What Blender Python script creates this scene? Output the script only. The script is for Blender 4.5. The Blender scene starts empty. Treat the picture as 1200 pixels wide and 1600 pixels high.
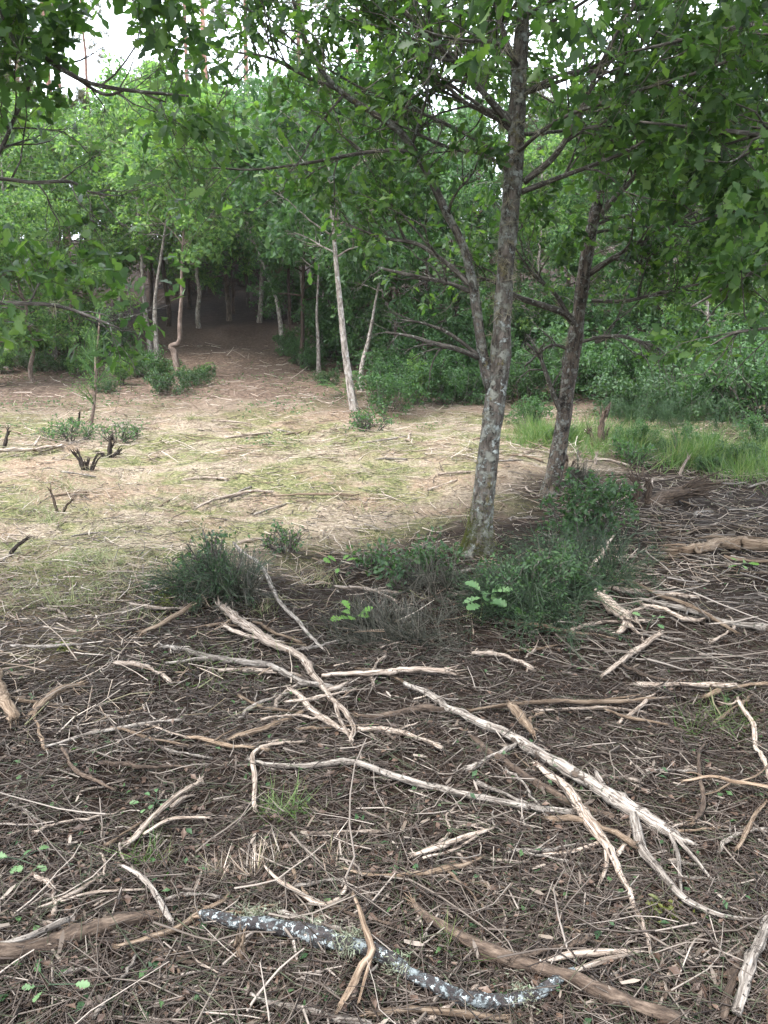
import bpy, math
import numpy as np
from mathutils import Matrix, Vector

# ------------------------------------------------------------------ camera, sky, sun, exposure
S = bpy.context.scene
COL = S.collection
R_ = math.radians
F = 1244.0                      # focal length in photograph pixels (1200 x 1600)
PITCH = R_(11.0)
CAM = np.array([0.0, 0.0, 1.6])

cd = bpy.data.cameras.new('camera')
cam = bpy.data.objects.new('camera', cd)
COL.objects.link(cam)
cam.location = CAM
cam.rotation_euler = (R_(90) - PITCH, 0, 0)
cd.sensor_fit = 'VERTICAL'
cd.angle_y = 2 * math.atan(800.0 / F)
cd.clip_start = 0.05
cd.clip_end = 600
S.camera = cam

w = bpy.data.worlds.new('World')
S.world = w
w.use_nodes = True
wn, wl = w.node_tree.nodes, w.node_tree.links
wn.clear()
sky = wn.new('ShaderNodeTexSky')
sky.sky_type = 'NISHITA'
sky.sun_disc = False
sky.sun_elevation = R_(58)
sky.sun_rotation = R_(215)
sky.dust_density = 4.0
mixw = wn.new('ShaderNodeMix')
mixw.data_type = 'RGBA'
mixw.inputs[0].default_value = 0.72          # overcast veil over the clear sky
mixw.inputs[7].default_value = (7.3, 7.8, 8.4, 1)
bgn = wn.new('ShaderNodeBackground')
bgn.inputs[1].default_value = 0.14
won = wn.new('ShaderNodeOutputWorld')
wl.new(sky.outputs[0], mixw.inputs[6])
wl.new(mixw.outputs[2], bgn.inputs[0])
wl.new(bgn.outputs[0], won.inputs[0])

sd = bpy.data.lights.new('sun', 'SUN')
sd.energy = 1.5
sd.angle = R_(25)
sd.color = (1.0, 0.96, 0.91)
sun = bpy.data.objects.new('sun', sd)
COL.objects.link(sun)
sun.rotation_euler = Vector((0.40, 0.28, -0.87)).to_track_quat('-Z', 'Y').to_euler()

S.view_settings.view_transform = 'Standard'
S.view_settings.look = 'None'
S.view_settings.gamma = 1
S.view_settings.use_curve_mapping = False
S.view_settings.exposure = 2.35
S.render.engine = 'CYCLES'
S.cycles.use_denoising = True
S.cycles.max_bounces = 7
S.cycles.diffuse_bounces = 4
S.cycles.glossy_bounces = 2
S.cycles.transmission_bounces = 4
S.cycles.caustics_reflective = False
S.cycles.caustics_refractive = False

# ------------------------------------------------------------------ helpers
rng = np.random.default_rng(7)

def nrm(v):
    return v / np.maximum(np.linalg.norm(v, axis=-1, keepdims=True), 1e-9)

_wr = np.random.default_rng(3)
_W = [(_wr.uniform(0, 6.28), 2 * math.pi / l, a, _wr.uniform(0, 6.28))
      for l, a in ((6.5, .05), (4.1, .04), (2.3, .025), (1.6, .022), (1.05, .016), (.72, .012), (.5, .009), (.37, .006))]

def soft(u, k):
    return k * np.logaddexp(0, u / k)

def H(x, y):
    """terrain height: level under the camera, rising behind the clearing"""
    x = np.asarray(x, float); y = np.asarray(y, float)
    z = 0.092 * soft(y - 6.5, .8) + 0.17 * soft(y - 21.5, 2.) - 0.262 * soft(y - 56, 6.)
    z = z - 0.035 * soft(x - 3.0, 1.) * np.clip((y - 8) / 10, 0, 1) * np.clip(1 - (y - 30) / 20, 0, 1)
    for a, k, amp, ph in _W:
        z = z + amp * np.sin(k * (x * math.cos(a) + y * math.sin(a)) + ph)
    return z

def ray(px, py):
    px = np.asarray(px, float); py = np.asarray(py, float)
    u = (px - 600) / F; v = (800 - py) / F
    c, s = math.cos(PITCH), math.sin(PITCH)
    return np.stack([u, c + v * s, -s + v * c], -1)

def P(px, py, Y):
    d = ray(px, py)
    return CAM + d * (np.asarray(Y, float) / d[..., 1])[..., None]

_T = np.geomspace(0.8, 70, 260)
def G(px, py):
    """the point of the ground seen in photograph pixel (px, py)"""
    d = ray(px, py)
    sh = d.shape[:-1]
    d = d.reshape(-1, 3)
    d = d / d[:, 1:2]
    p = CAM + d[:, None, :] * _T[None, :, None]
    below = p[..., 2] < H(p[..., 0], p[..., 1])
    k = np.where(below.any(1), below.argmax(1), len(_T) - 1)
    k = np.maximum(k, 1)
    lo, hi = _T[k - 1], _T[k]
    for _ in range(14):
        m = (lo + hi) / 2
        q = CAM + d * m[:, None]
        b = q[:, 2] < H(q[:, 0], q[:, 1])
        hi = np.where(b, m, hi); lo = np.where(b, lo, m)
    q = CAM + d * hi[:, None]
    q[:, 2] = H(q[:, 0], q[:, 1])
    return q.reshape(sh + (3,))

def ppm(p):
    """photograph pixels per metre at a point"""
    return F / max(0.3, p[1] * math.cos(PITCH) - (p[2] - 1.6) * math.sin(PITCH))

def proj(p):
    d = np.asarray(p) - CAM
    c, s = math.cos(PITCH), math.sin(PITCH)
    z = d[..., 1] * c - d[..., 2] * s
    yv = d[..., 1] * s + d[..., 2] * c
    return 600 + F * d[..., 0] / z, 800 - F * yv / z, z

def mk_mesh(name, V, T, mats, rest=None, smooth=True, mi=None):
    me = bpy.data.meshes.new(name)
    V = np.ascontiguousarray(V, np.float32).reshape(-1, 3); T = np.ascontiguousarray(T, np.int32)
    n = len(T)
    me.vertices.add(len(V)); me.vertices.foreach_set('co', V.ravel())
    me.loops.add(n * 3); me.loops.foreach_set('vertex_index', T.ravel())
    me.polygons.add(n)
    me.polygons.foreach_set('loop_start', np.arange(0, n * 3, 3, dtype=np.int32))
    me.polygons.foreach_set('use_smooth', np.full(n, smooth))
    if rest is not None:
        at = me.attributes.new('rest', 'FLOAT_VECTOR', 'POINT')
        at.data.foreach_set('vector', np.ascontiguousarray(rest, np.float32).ravel())
    for m in (mats if isinstance(mats, (list, tuple)) else [mats]):
        me.materials.append(m)
    if mi is not None:
        me.polygons.foreach_set('material_index', np.ascontiguousarray(mi, np.int32))
    me.update(calc_edges=True)
    return me

class MB:
    def __init__(s): s.v, s.t, s.r, s.m, s.n = [], [], [], [], 0
    def add(s, V, T, rest=None, mi=0):
        V = V.reshape(-1, 3); T = T.reshape(-1, 3)
        s.v.append(V); s.t.append(T + s.n); s.n += len(V)
        s.r.append(V if rest is None else rest.reshape(-1, 3))
        s.m.append(np.full(len(T), mi)); return s
    def tubes(s, PL, RL, sides=5, mi=0, rough=0., flat=1.): return s.add(*tubes(PL, RL, sides, rough, flat), mi=mi)
    def mesh(s, name, mats, smooth=True):
        return mk_mesh(name, np.concatenate(s.v), np.concatenate(s.t), mats, np.concatenate(s.r), smooth, np.concatenate(s.m))

def link(name, me, parent=None, loc=None, world=False, **props):
    o = bpy.data.objects.new(name, me)
    COL.objects.link(o)
    if parent is not None:
        o.parent = parent
        if world: o.matrix_parent_inverse = Matrix.Translation(-Vector(parent.location))
    if loc is not None: o.location = loc
    for k, v in props.items(): o[k] = v
    return o

def thing(name, loc, label, category, group=None, rz=0, sc=1):
    o = bpy.data.objects.new(name, None)
    COL.objects.link(o)
    o.location = loc; o.rotation_euler = (0, 0, rz); o.scale = (sc, sc, sc)
    o.empty_display_size = .2
    o['label'] = label; o['category'] = category
    if group: o['group'] = group
    return o

def hnoise(q):
    """cheap smooth noise in -1..1"""
    return (np.sin(q[..., 0] * 1.7 + np.sin(q[..., 1] * 2.3 + 1.1) * 1.3 + q[..., 2] * .9) +
            np.sin(q[..., 1] * 1.9 + np.sin(q[..., 2] * 2.1 + .4) * 1.2 - q[..., 0] * 1.1) +
            np.sin(q[..., 2] * 2.2 + np.sin(q[..., 0] * 2.7 + 2.) * 1.1 + q[..., 1] * .7)) / 3

def tubes(PL, RL, sides=5, rough=0., flat=1.):
    """swept tubes: PL (N,K,3), RL (N,K) -> verts, tris, rest coordinates"""
    PL = np.asarray(PL, float); RL = np.asarray(RL, float)
    if PL.ndim == 2: PL, RL = PL[None], RL[None]
    N, K, _ = PL.shape
    t = nrm(np.gradient(PL, axis=1))
    am = np.abs(t).max(axis=1)
    ref = np.eye(3)[am.argmin(axis=1)][:, None, :]
    a = nrm(np.cross(t, ref)); b = np.cross(t, a)
    seg = np.linalg.norm(np.diff(PL, axis=1), axis=2)
    L = np.concatenate([np.zeros((N, 1)), np.cumsum(seg, 1)], 1)
    th = np.arange(sides) * 2 * math.pi / sides
    c, s_ = np.cos(th), np.sin(th)
    RR = np.repeat(RL[:, :, None], sides, 2)
    off = np.arange(N)[:, None, None] * 3.7
    rest = np.stack([c * RR, s_ * RR, np.broadcast_to(L[:, :, None], RR.shape)], -1)
    if rough:
        q = np.stack([c * 2.2 + off + 0 * RR, s_ * 2.2 + 0 * RR, L[:, :, None] / np.maximum(RL.mean(1), 1e-3)[:, None, None] * .45 + off + 0 * RR], -1)
        q2 = q * np.array([2.7, 2.7, 2.9])
        RR = RR * (1 + rough * hnoise(q) + .55 * rough * hnoise(q2))
    V = PL[:, :, None, :] + a[:, :, None, :] * (c * RR)[..., None] + b[:, :, None, :] * (s_ * RR * flat)[..., None]
    rest = rest + off[..., None]
    idx = np.arange(N * K * sides).reshape(N, K, sides)
    i0 = idx[:, :-1]; i1 = idx[:, 1:]
    j0 = np.roll(i0, -1, 2); j1 = np.roll(i1, -1, 2)
    T = np.concatenate([np.stack([i0, j0, j1], -1).reshape(-1, 3), np.stack([i0, j1, i1], -1).reshape(-1, 3)])
    caps = []
    for k in range(1, sides - 1 if sides > 3 else 0):
        caps.append(np.stack([idx[:, 0, 0], idx[:, 0, k + 1], idx[:, 0, k]], -1))
        caps.append(np.stack([idx[:, -1, 0], idx[:, -1, k], idx[:, -1, k + 1]], -1))
    T = np.concatenate([T] + caps)
    return V, T, rest

def spline(pts, n):
    """Catmull-Rom resample of (M,d) control points"""
    p = np.asarray(pts, float)
    if len(p) == 2:
        u = np.linspace(0, 1, n)[:, None]; return p[0] * (1 - u) + p[1] * u
    e = np.concatenate([[2 * p[0] - p[1]], p, [2 * p[-1] - p[-2]]])
    u = np.linspace(0, len(p) - 1 - 1e-6, n); i = u.astype(int); f = (u - i)[:, None]
    a, b, c, d = e[i], e[i + 1], e[i + 2], e[i + 3]
    return .5 * (2 * b + (c - a) * f + (2 * a - 5 * b + 4 * c - d) * f ** 2 + (3 * b - a - 3 * c + d) * f ** 3)

def frames(d, n):
    y = nrm(d); x = nrm(np.cross(y, n)); z = np.cross(x, y)
    return np.stack([x, y, z], -1)

def inst(tv, tt, pos, Rm, sc):
    """numpy copies of a small template mesh"""
    V = np.einsum('nij,kj->nki', Rm, tv) * np.asarray(sc)[:, None, None] + pos[:, None, :]
    T = tt[None] + (np.arange(len(pos)) * len(tv))[:, None, None]
    return V.reshape(-1, 3), T.reshape(-1, 3)

def strip_leaf(prof, fold=.22, droop=.18):
    """lobed leaf from a half outline [(y, halfwidth)]; folded on its midrib"""
    v, t = [], []
    for y, x in prof:
        z = -droop * y * y
        v += [(0, y, z), (-x, y + .05 * x, z + fold * x), (x, y + .05 * x, z + fold * x)]
    for i in range(len(prof) - 1):
        a, b = 3 * i, 3 * i + 3
        t += [(a, b, b + 1), (a, b + 1, a + 1), (a, a + 2, b + 2), (a, b + 2, b)]
    t = [q for q in t if len({v[k] for k in q}) == 3]
    return np.array(v, float), np.array(t, int)

OAK_HI = strip_leaf([(0, .004), (.12, .012), (.22, .10), (.30, .17), (.37, .09), (.46, .20), (.53, .27), (.60, .14), (.70, .23), (.76, .26), (.82, .15), (.91, .15), (1.0, .02)])
OAK_MID = strip_leaf([(0, .01), (.30, .19), (.42, .09), (.68, .28), (1.0, .07)])
OAK_CURL = strip_leaf([(0, .01), (.30, .16), (.42, .08), (.66, .23), (1.0, .06)], .4, .32)
OAK_HI2 = strip_leaf([(0, .004), (.12, .012), (.22, .10), (.30, .15), (.37, .08), (.46, .17), (.53, .22), (.60, .12), (.70, .19), (.76, .20), (.82, .12), (.91, .11), (1.0, .02)], .4, .34)
OAK_LO = (np.array([(0, 0, 0), (-.26, .6, .07), (0, .55, 0), (.26, .6, .07), (0, 1, -.12)], float),
          np.array([(0, 2, 1), (0, 3, 2), (2, 4, 1), (2, 3, 4)]))
SPIKE = (np.array([(-.5, 0, 0), (.5, 0, 0), (0, 1, 0)], float), np.array([(0, 1, 2)]))
DIAM = (np.array([(0, 0, 0), (-.25, .5, .08), (.25, .5, .08), (0, 1, -.1)], float), np.array([(0, 3, 1), (0, 2, 3)]))
BLADE = (np.array([(-.5, 0, 0), (.5, 0, 0), (-.35, .4, .06), (.35, .4, .06), (0, 1, .0)], float), np.array([(0, 1, 3), (0, 3, 2), (2, 3, 4)]))

# ------------------------------------------------------------------ materials
def new_mat(name):
    m = bpy.data.materials.new(name); m.use_nodes = True
    nt = m.node_tree; nt.nodes.clear()
    out = nt.nodes.new('ShaderNodeOutputMaterial')
    return m, nt.nodes, nt.links, out

def rnd_node(n, l):
    g = n.new('ShaderNodeNewGeometry'); o = n.new('ShaderNodeObjectInfo')
    a = n.new('ShaderNodeMath'); a.operation = 'ADD'
    f = n.new('ShaderNodeMath'); f.operation = 'FRACT'
    l.new(g.outputs['Random Per Island'], a.inputs[0]); l.new(o.outputs['Random'], a.inputs[1]); l.new(a.outputs[0], f.inputs[0])
    return f.outputs[0]

def ramp(n, cols):
    r = n.new('ShaderNodeValToRGB')
    e = r.color_ramp.elements
    for i, (p, c) in enumerate(cols):
        if i < 2: el = e[i]; el.position = p
        else: el = e.new(p)
        el.color = (*c, 1)
    return r

def leaf_mat(name, cols, transl=.4, tint=(1.6, 1.5, .7), rough=.5, spec=.35):
    m, n, l, out = new_mat(name)
    r = ramp(n, [(i / max(1, len(cols) - 1), c) for i, c in enumerate(cols)])
    l.new(rnd_node(n, l), r.inputs[0])
    b = n.new('ShaderNodeBsdfPrincipled'); b.inputs['Roughness'].default_value = rough
    b.inputs['Specular IOR Level'].default_value = spec
    l.new(r.outputs[0], b.inputs['Base Color'])
    if transl:
        t = n.new('ShaderNodeBsdfTranslucent')
        mu = n.new('ShaderNodeMix'); mu.data_type = 'RGBA'; mu.blend_type = 'MULTIPLY'; mu.inputs[0].default_value = 1
        mu.clamp_result = False
        l.new(r.outputs[0], mu.inputs[6]); mu.inputs[7].default_value = (*tint, 1)
        l.new(mu.outputs[2], t.inputs[0])
        mx = n.new('ShaderNodeMixShader'); mx.inputs[0].default_value = transl
        l.new(b.outputs[0], mx.inputs[1]); l.new(t.outputs[0], mx.inputs[2]); l.new(mx.outputs[0], out.inputs[0])
    else:
        l.new(b.outputs[0], out.inputs[0])
    return m

def wood_mat(name, cols, scale=(60, 60, 5), patch=None, patch_scale=12., patch_amt=.5, bump=.5, rough=.85, vary=.5):
    """fibrous wood or bark: streaks along the stem, optional lichen patches"""
    m, n, l, out = new_mat(name)
    at = n.new('ShaderNodeAttribute'); at.attribute_name = 'rest'
    mp = n.new('ShaderNodeMapping'); mp.inputs['Scale'].default_value = scale
    l.new(at.outputs['Vector'], mp.inputs[0])
    nz = n.new('ShaderNodeTexNoise'); nz.inputs['Scale'].default_value = 1; nz.inputs['Detail'].default_value = 5; nz.inputs['Roughness'].default_value = .65
    l.new(mp.outputs[0], nz.inputs[0])
    r = ramp(n, [(.35 + .33 * i / max(1, len(cols) - 1), c) for i, c in enumerate(cols)])
    l.new(nz.outputs[0], r.inputs[0])
    hs = n.new('ShaderNodeHueSaturation')
    rv = rnd_node(n, l)
    mr = n.new('ShaderNodeMapRange'); mr.inputs[3].default_value = 1 - vary; mr.inputs[4].default_value = 1 + vary * .6
    l.new(rv, mr.inputs[0]); l.new(mr.outputs[0], hs.inputs['Value']); l.new(r.outputs[0], hs.inputs['Color'])
    col = hs.outputs[0]; height = nz.outputs[0]
    b = n.new('ShaderNodeBsdfPrincipled'); b.inputs['Roughness'].default_value = rough; b.inputs['Specular IOR Level'].default_value = .25
    for k, (pc, ps, pa, soft_) in enumerate(patch or []):
        n2 = n.new('ShaderNodeTexNoise'); n2.inputs['Scale'].default_value = ps; n2.inputs['Detail'].default_value = 6; n2.inputs['Roughness'].default_value = .7
        ad = n.new('ShaderNodeVectorMath'); ad.operation = 'ADD'; ad.inputs[1].default_value = (k * 7.3, k * 3.1, k * 5.7)
        l.new(at.outputs['Vector'], ad.inputs[0]); l.new(ad.outputs[0], n2.inputs[0])
        rr = n.new('ShaderNodeMapRange'); rr.inputs[1].default_value = pa; rr.inputs[2].default_value = pa + soft_
        l.new(n2.outputs[0], rr.inputs[0])
        mx = n.new('ShaderNodeMix'); mx.data_type = 'RGBA'
        l.new(rr.outputs[0], mx.inputs[0]); l.new(col, mx.inputs[6]); mx.inputs[7].default_value = (*pc, 1)
        col = mx.outputs[2]
        ma = n.new('ShaderNodeMath'); ma.operation = 'ADD'; l.new(height, ma.inputs[0]); l.new(rr.outputs[0], ma.inputs[1]); height = ma.outputs[0]
    l.new(col, b.inputs['Base Color'])
    if bump:
        bp = n.new('ShaderNodeBump'); bp.inputs['Strength'].default_value = bump; bp.inputs['Distance'].default_value = .01
        l.new(height, bp.inputs['Height']); l.new(bp.outputs[0], b.inputs['Normal'])
    l.new(b.outputs[0], out.inputs[0])
    return m

M_OAKLEAF = leaf_mat('oak_leaf', [(.02, .046, .017), (.034, .072, .023), (.05, .10, .029), (.09, .15, .042)], .5, tint=(1.8, 1.95, .85))
M_EDGELEAF = leaf_mat('edge_oak_leaf', [(.058, .12, .05), (.088, .165, .062), (.13, .215, .074), (.18, .27, .088)], .5, tint=(1.5, 1.65, .85))
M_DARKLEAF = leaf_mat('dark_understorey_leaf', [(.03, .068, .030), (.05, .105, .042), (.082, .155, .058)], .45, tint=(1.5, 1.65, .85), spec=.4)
M_SHRUBLEAF = leaf_mat('shrub_leaf', [(.022, .055, .022), (.035, .08, .03), (.055, .11, .036)], .35, spec=.45)
M_SEEDLEAF = leaf_mat('seedling_leaf', [(.06, .125, .05), (.085, .16, .065), (.11, .19, .08)], .3)
M_BRIGHTLEAF = leaf_mat('bright_sprout_leaf', [(.08, .18, .03), (.11, .22, .04)], .35)
M_BROOM = leaf_mat('broom_stem', [(.010, .022, .011), (.018, .036, .017), (.03, .052, .025), (.045, .055, .034)], .0)
M_DEADBROOM = leaf_mat('dead_broom', [(.012, .014, .009), (.021, .023, .015), (.034, .036, .024), (.056, .054, .04), (.12, .105, .085)], .0)
M_FERN = leaf_mat('fern_frond', [(.05, .12, .04), (.075, .16, .05), (.10, .19, .06)], .4)
M_GRASS = leaf_mat('green_grass', [(.05, .105, .03), (.075, .14, .04), (.11, .18, .055), (.18, .20, .09)], .35, tint=(1.3, 1.4, .7))
M_DRYGRASS = leaf_mat('dry_grass', [(.20, .17, .10), (.30, .25, .155), (.40, .34, .23), (.16, .19, .08)], .25, tint=(1, 1, .8))
M_PALEGRASS = leaf_mat('pale_grass', [(.10, .13, .05), (.16, .19, .085), (.23, .25, .135), (.30, .29, .17)], .3, tint=(1.1, 1.2, .8))
M_NEARSTRAW = leaf_mat('pale_twig', [(.045, .034, .027), (.08, .064, .052), (.13, .108, .09), (.25, .215, .185)], .0)
M_STRAW = leaf_mat('straw', [(.08, .055, .04), (.21, .15, .105), (.36, .29, .23), (.46, .40, .34), (.14, .10, .07), (.17, .17, .09)], .1, tint=(1, 1, .8))
M_NEEDLE = leaf_mat('pine_needle', [(.045, .065, .03), (.065, .09, .04), (.10, .10, .05), (.14, .10, .06)], .25)
M_DEADLEAF = leaf_mat('dead_leaf', [(.032, .019, .013), (.055, .033, .023), (.10, .064, .045), (.045, .029, .022)], .1, tint=(1, 1, .8))
M_LITTER = leaf_mat('fine_twig', [(.010, .0065, .005), (.022, .014, .0105), (.038, .026, .02), (.066, .049, .039), (.027, .019, .014), (.095, .075, .062)], .0)
M_GREENLIT = leaf_mat('cut_broom_sprig', [(.02, .026, .014), (.035, .042, .022), (.05, .056, .03), (.07, .065, .04)], .0)
M_CHIP = leaf_mat('wood_chip', [(.05, .036, .026), (.085, .064, .048), (.13, .104, .083), (.20, .168, .14)], .0)
M_LICHEN = leaf_mat('hair_lichen', [(.16, .15, .10), (.23, .21, .15), (.28, .25, .19)], .35, tint=(1, 1, .8))
M_PALELICHEN = leaf_mat('pale_lichen', [(.13, .15, .10), (.19, .21, .155), (.15, .15, .09)], .2, tint=(1, 1, .8))
M_MOSS = leaf_mat('moss', [(.06, .07, .014), (.09, .10, .02), (.05, .062, .013)], .2)

M_PALE = wood_mat('pale_split_wood', [(.05, .036, .026), (.20, .155, .122), (.36, .30, .25), (.50, .44, .38)], (150, 150, 9), [((.105, .072, .05), 11., .57, .05), ((.03, .022, .017), 38., .63, .03)], vary=.28, bump=1.)
M_GREY = wood_mat('grey_weathered_wood', [(.035, .028, .023), (.15, .128, .11), (.27, .24, .21), (.40, .365, .33)], (130, 130, 10), [((.075, .056, .043), 10., .56, .05), ((.14, .16, .11), 16., .62, .05), ((.02, .016, .013), 40., .63, .03)], vary=.3, bump=1.)
M_BROWN = wood_mat('brown_bark', [(.022, .015, .011), (.052, .036, .026), (.09, .065, .048), (.14, .105, .08)], (80, 80, 20), vary=.35, bump=.9)
M_TAN = wood_mat('tan_wood', [(.05, .031, .02), (.12, .083, .055), (.20, .148, .105), (.29, .23, .175)], (140, 140, 8), vary=.35, bump=.9)
M_DARK = wood_mat('dark_burnt_bark', [(.010, .007, .006), (.022, .017, .014), (.05, .037, .03)], (80, 80, 14), vary=.3)
M_LICHBARK = wood_mat('lichen_log_bark', [(.012, .010, .011), (.03, .026, .026), (.06, .052, .05)], (60, 60, 25),
                      [((.14, .16, .165), 24., .51, .06), ((.34, .38, .39), 60., .535, .05)], vary=.1, bump=.9)
M_OAKBARK = wood_mat('oak_bark', [(.02, .016, .013), (.055, .045, .037), (.11, .093, .078), (.17, .15, .128)], (42, 42, 8),
                     [((.17, .17, .145), 10., .48, .08), ((.31, .33, .31), 17., .55, .06), ((.15, .125, .06), 9., .58, .08), ((.03, .025, .02), 20., .60, .04)], vary=.05, bump=1.)
M_OAKBARK2 = wood_mat('oak_bark_brown', [(.018, .013, .010), (.048, .036, .028), (.09, .07, .054), (.14, .115, .092)], (42, 42, 6),
                      [((.17, .165, .14), 14., .52, .06), ((.24, .245, .23), 26., .57, .04), ((.02, .016, .013), 10., .57, .05)], vary=.05, bump=1.)
M_TWIGBARK = wood_mat('branch_bark', [(.025, .021, .018), (.07, .06, .05), (.17, .15, .13)], (60, 60, 9),
                      [((.26, .27, .23), 26., .56, .07)], vary=.2, bump=.5)
M_THINBARK = wood_mat('pale_sapling_bark', [(.08, .066, .056), (.19, .163, .142), (.32, .285, .255), (.42, .395, .37)], (22, 22, 9),
                      [((.38, .38, .36), 8., .56, .08)], vary=.25, bump=.5)
M_REDBARK = wood_mat('reddish_sapling_bark', [(.06, .042, .033), (.13, .096, .078), (.24, .19, .16)], (22, 22, 8), vary=.2)
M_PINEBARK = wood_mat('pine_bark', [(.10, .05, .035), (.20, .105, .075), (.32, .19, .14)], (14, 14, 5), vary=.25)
M_DARKBARK = wood_mat('shaded_pine_bark', [(.03, .022, .018), (.065, .045, .036), (.11, .08, .062)], (16, 16, 5), vary=.35)  # darker bark copy; the dimness inside the wood is put into its colour

def ground_mat():
    m, n, l, out = new_mat('forest_ground')
    g = n.new('ShaderNodeNewGeometry')
    sx = n.new('ShaderNodeSeparateXYZ'); l.new(g.outputs['Position'], sx.inputs[0])
    def noise(s, d=6, r=.65, vec=None):
        q = n.new('ShaderNodeTexNoise'); q.inputs['Scale'].default_value = s; q.inputs['Detail'].default_value = d; q.inputs['Roughness'].default_value = r
        l.new(g.outputs['Position'] if vec is None else vec, q.inputs[0]); return q.outputs[0]
    def math_(op, a, b):
        q = n.new('ShaderNodeMath'); q.operation = op
        for i, v in enumerate((a, b)):
            if isinstance(v, (int, float)): q.inputs[i].default_value = v
            else: l.new(v, q.inputs[i])
        return q.outputs[0]
    def rng_(v, a, b):
        q = n.new('ShaderNodeMapRange'); q.inputs[1].default_value = a; q.inputs[2].default_value = b; l.new(v, q.inputs[0]); return q.outputs[0]
    def mix(f, a, b):
        q = n.new('ShaderNodeMix'); q.data_type = 'RGBA'; l.new(f, q.inputs[0]); l.new(a, q.inputs[6]); l.new(b, q.inputs[7]); return q.outputs[2]
    fine = noise(38, 8, .75)
    soil = ramp(n, [(.30, (.006, .004, .003)), (.46, (.016, .0105, .0078)), (.58, (.034, .0235, .0175)), (.72, (.075, .054, .041))]); l.new(fine, soil.inputs[0])
    dry = ramp(n, [(.30, (.04, .03, .021)), (.44, (.14, .11, .08)), (.54, (.29, .24, .18)), (.68, (.48, .41, .32))]); l.new(noise(30, 8, .8), dry.inputs[0])
    moss = ramp(n, [(.35, (.03, .04, .014)), (.50, (.12, .122, .055)), (.66, (.29, .265, .145))]); l.new(noise(24, 6, .7), moss.inputs[0])
    red = ramp(n, [(.35, (.035, .024, .018)), (.52, (.11, .078, .06)), (.70, (.26, .195, .155))]); l.new(noise(14, 8, .75), red.inputs[0])
    big = noise(.9, 4, .6)
    zone = math_('SUBTRACT', math_('SUBTRACT', sx.outputs[1], math_('MULTIPLY', sx.outputs[0], 1.03)), 6.6)
    zone = math_('ADD', zone, math_('MULTIPLY', math_('SUBTRACT', big, .5), 5.))
    dz = rng_(zone, -.6, 1.6)
    mossz = rng_(noise(1.1, 5, .65), .47, .57)
    rust = ramp(n, [(.32, (.045, .031, .021)), (.46, (.15, .107, .074)), (.56, (.28, .21, .15)), (.70, (.44, .35, .26))]); l.new(noise(26, 8, .8), rust.inputs[0])
    rz = rng_(noise(.75, 4, .6), .47, .58)
    dryc = mix(mossz, mix(rz, dry.outputs[0], rust.outputs[0]), moss.outputs[0])
    c = mix(dz, soil.outputs[0], dryc)
    far = rng_(math_('ADD', sx.outputs[1], math_('MULTIPLY', math_('SUBTRACT', big, .5), 6.)), 12.0, 16.)
    c = mix(far, c, red.outputs[0])
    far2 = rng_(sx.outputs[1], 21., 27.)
    pine = ramp(n, [(.3, (.012, .008, .006)), (.55, (.036, .025, .019)), (.72, (.08, .058, .045))]); l.new(noise(6, 8, .75), pine.inputs[0])  # needle floor, its colour darkened further to stand for shade inside the wood
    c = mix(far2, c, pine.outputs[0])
    b = n.new('ShaderNodeBsdfPrincipled'); b.inputs['Roughness'].default_value = .95; b.inputs['Specular IOR Level'].default_value = .1
    l.new(c, b.inputs['Base Color'])
    bp = n.new('ShaderNodeBump'); bp.inputs['Strength'].default_value = .9; bp.inputs['Distance'].default_value = .03
    l.new(fine, bp.inputs['Height']); l.new(bp.outputs[0], b.inputs['Normal'])
    l.new(b.outputs[0], out.inputs[0])
    return m

# ------------------------------------------------------------------ ground
gx = np.sinh(np.linspace(-5.6, 5.6, 261)) / math.sinh(5.6) * 150
gy = np.concatenate([-np.geomspace(60, .08, 40), np.linspace(0, 9, 150), 9 + np.cumsum(np.geomspace(.06, 7, 90))])
X, Y = np.meshgrid(gx, gy)
gv = np.stack([X, Y, H(X, Y) - .004], -1)
ii = np.arange(X.size).reshape(X.shape)
a, b_, c_, d_ = ii[:-1, :-1], ii[:-1, 1:], ii[1:, 1:], ii[1:, :-1]
gt = np.concatenate([np.stack([a, b_, c_], -1).reshape(-1, 3), np.stack([a, c_, d_], -1).reshape(-1, 3)])
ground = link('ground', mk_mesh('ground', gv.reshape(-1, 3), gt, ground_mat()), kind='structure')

def zone(x, y):
    """>0 in the pale dry-grass part of the clearing"""
    return y - 1.03 * x - 6.6

# ------------------------------------------------------------------ tree growth
def lerp_on(PL, RL, idx, t):
    K = PL.shape[1]
    f = t * (K - 1); i = np.minimum(f.astype(int), K - 2); f = (f - i)[:, None]
    p0, p1 = PL[idx, i], PL[idx, i + 1]
    return p0 * (1 - f) + p1 * f, nrm(p1 - p0), RL[idx, i] * (1 - f[:, 0]) + RL[idx, i + 1] * f[:, 0]

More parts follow.
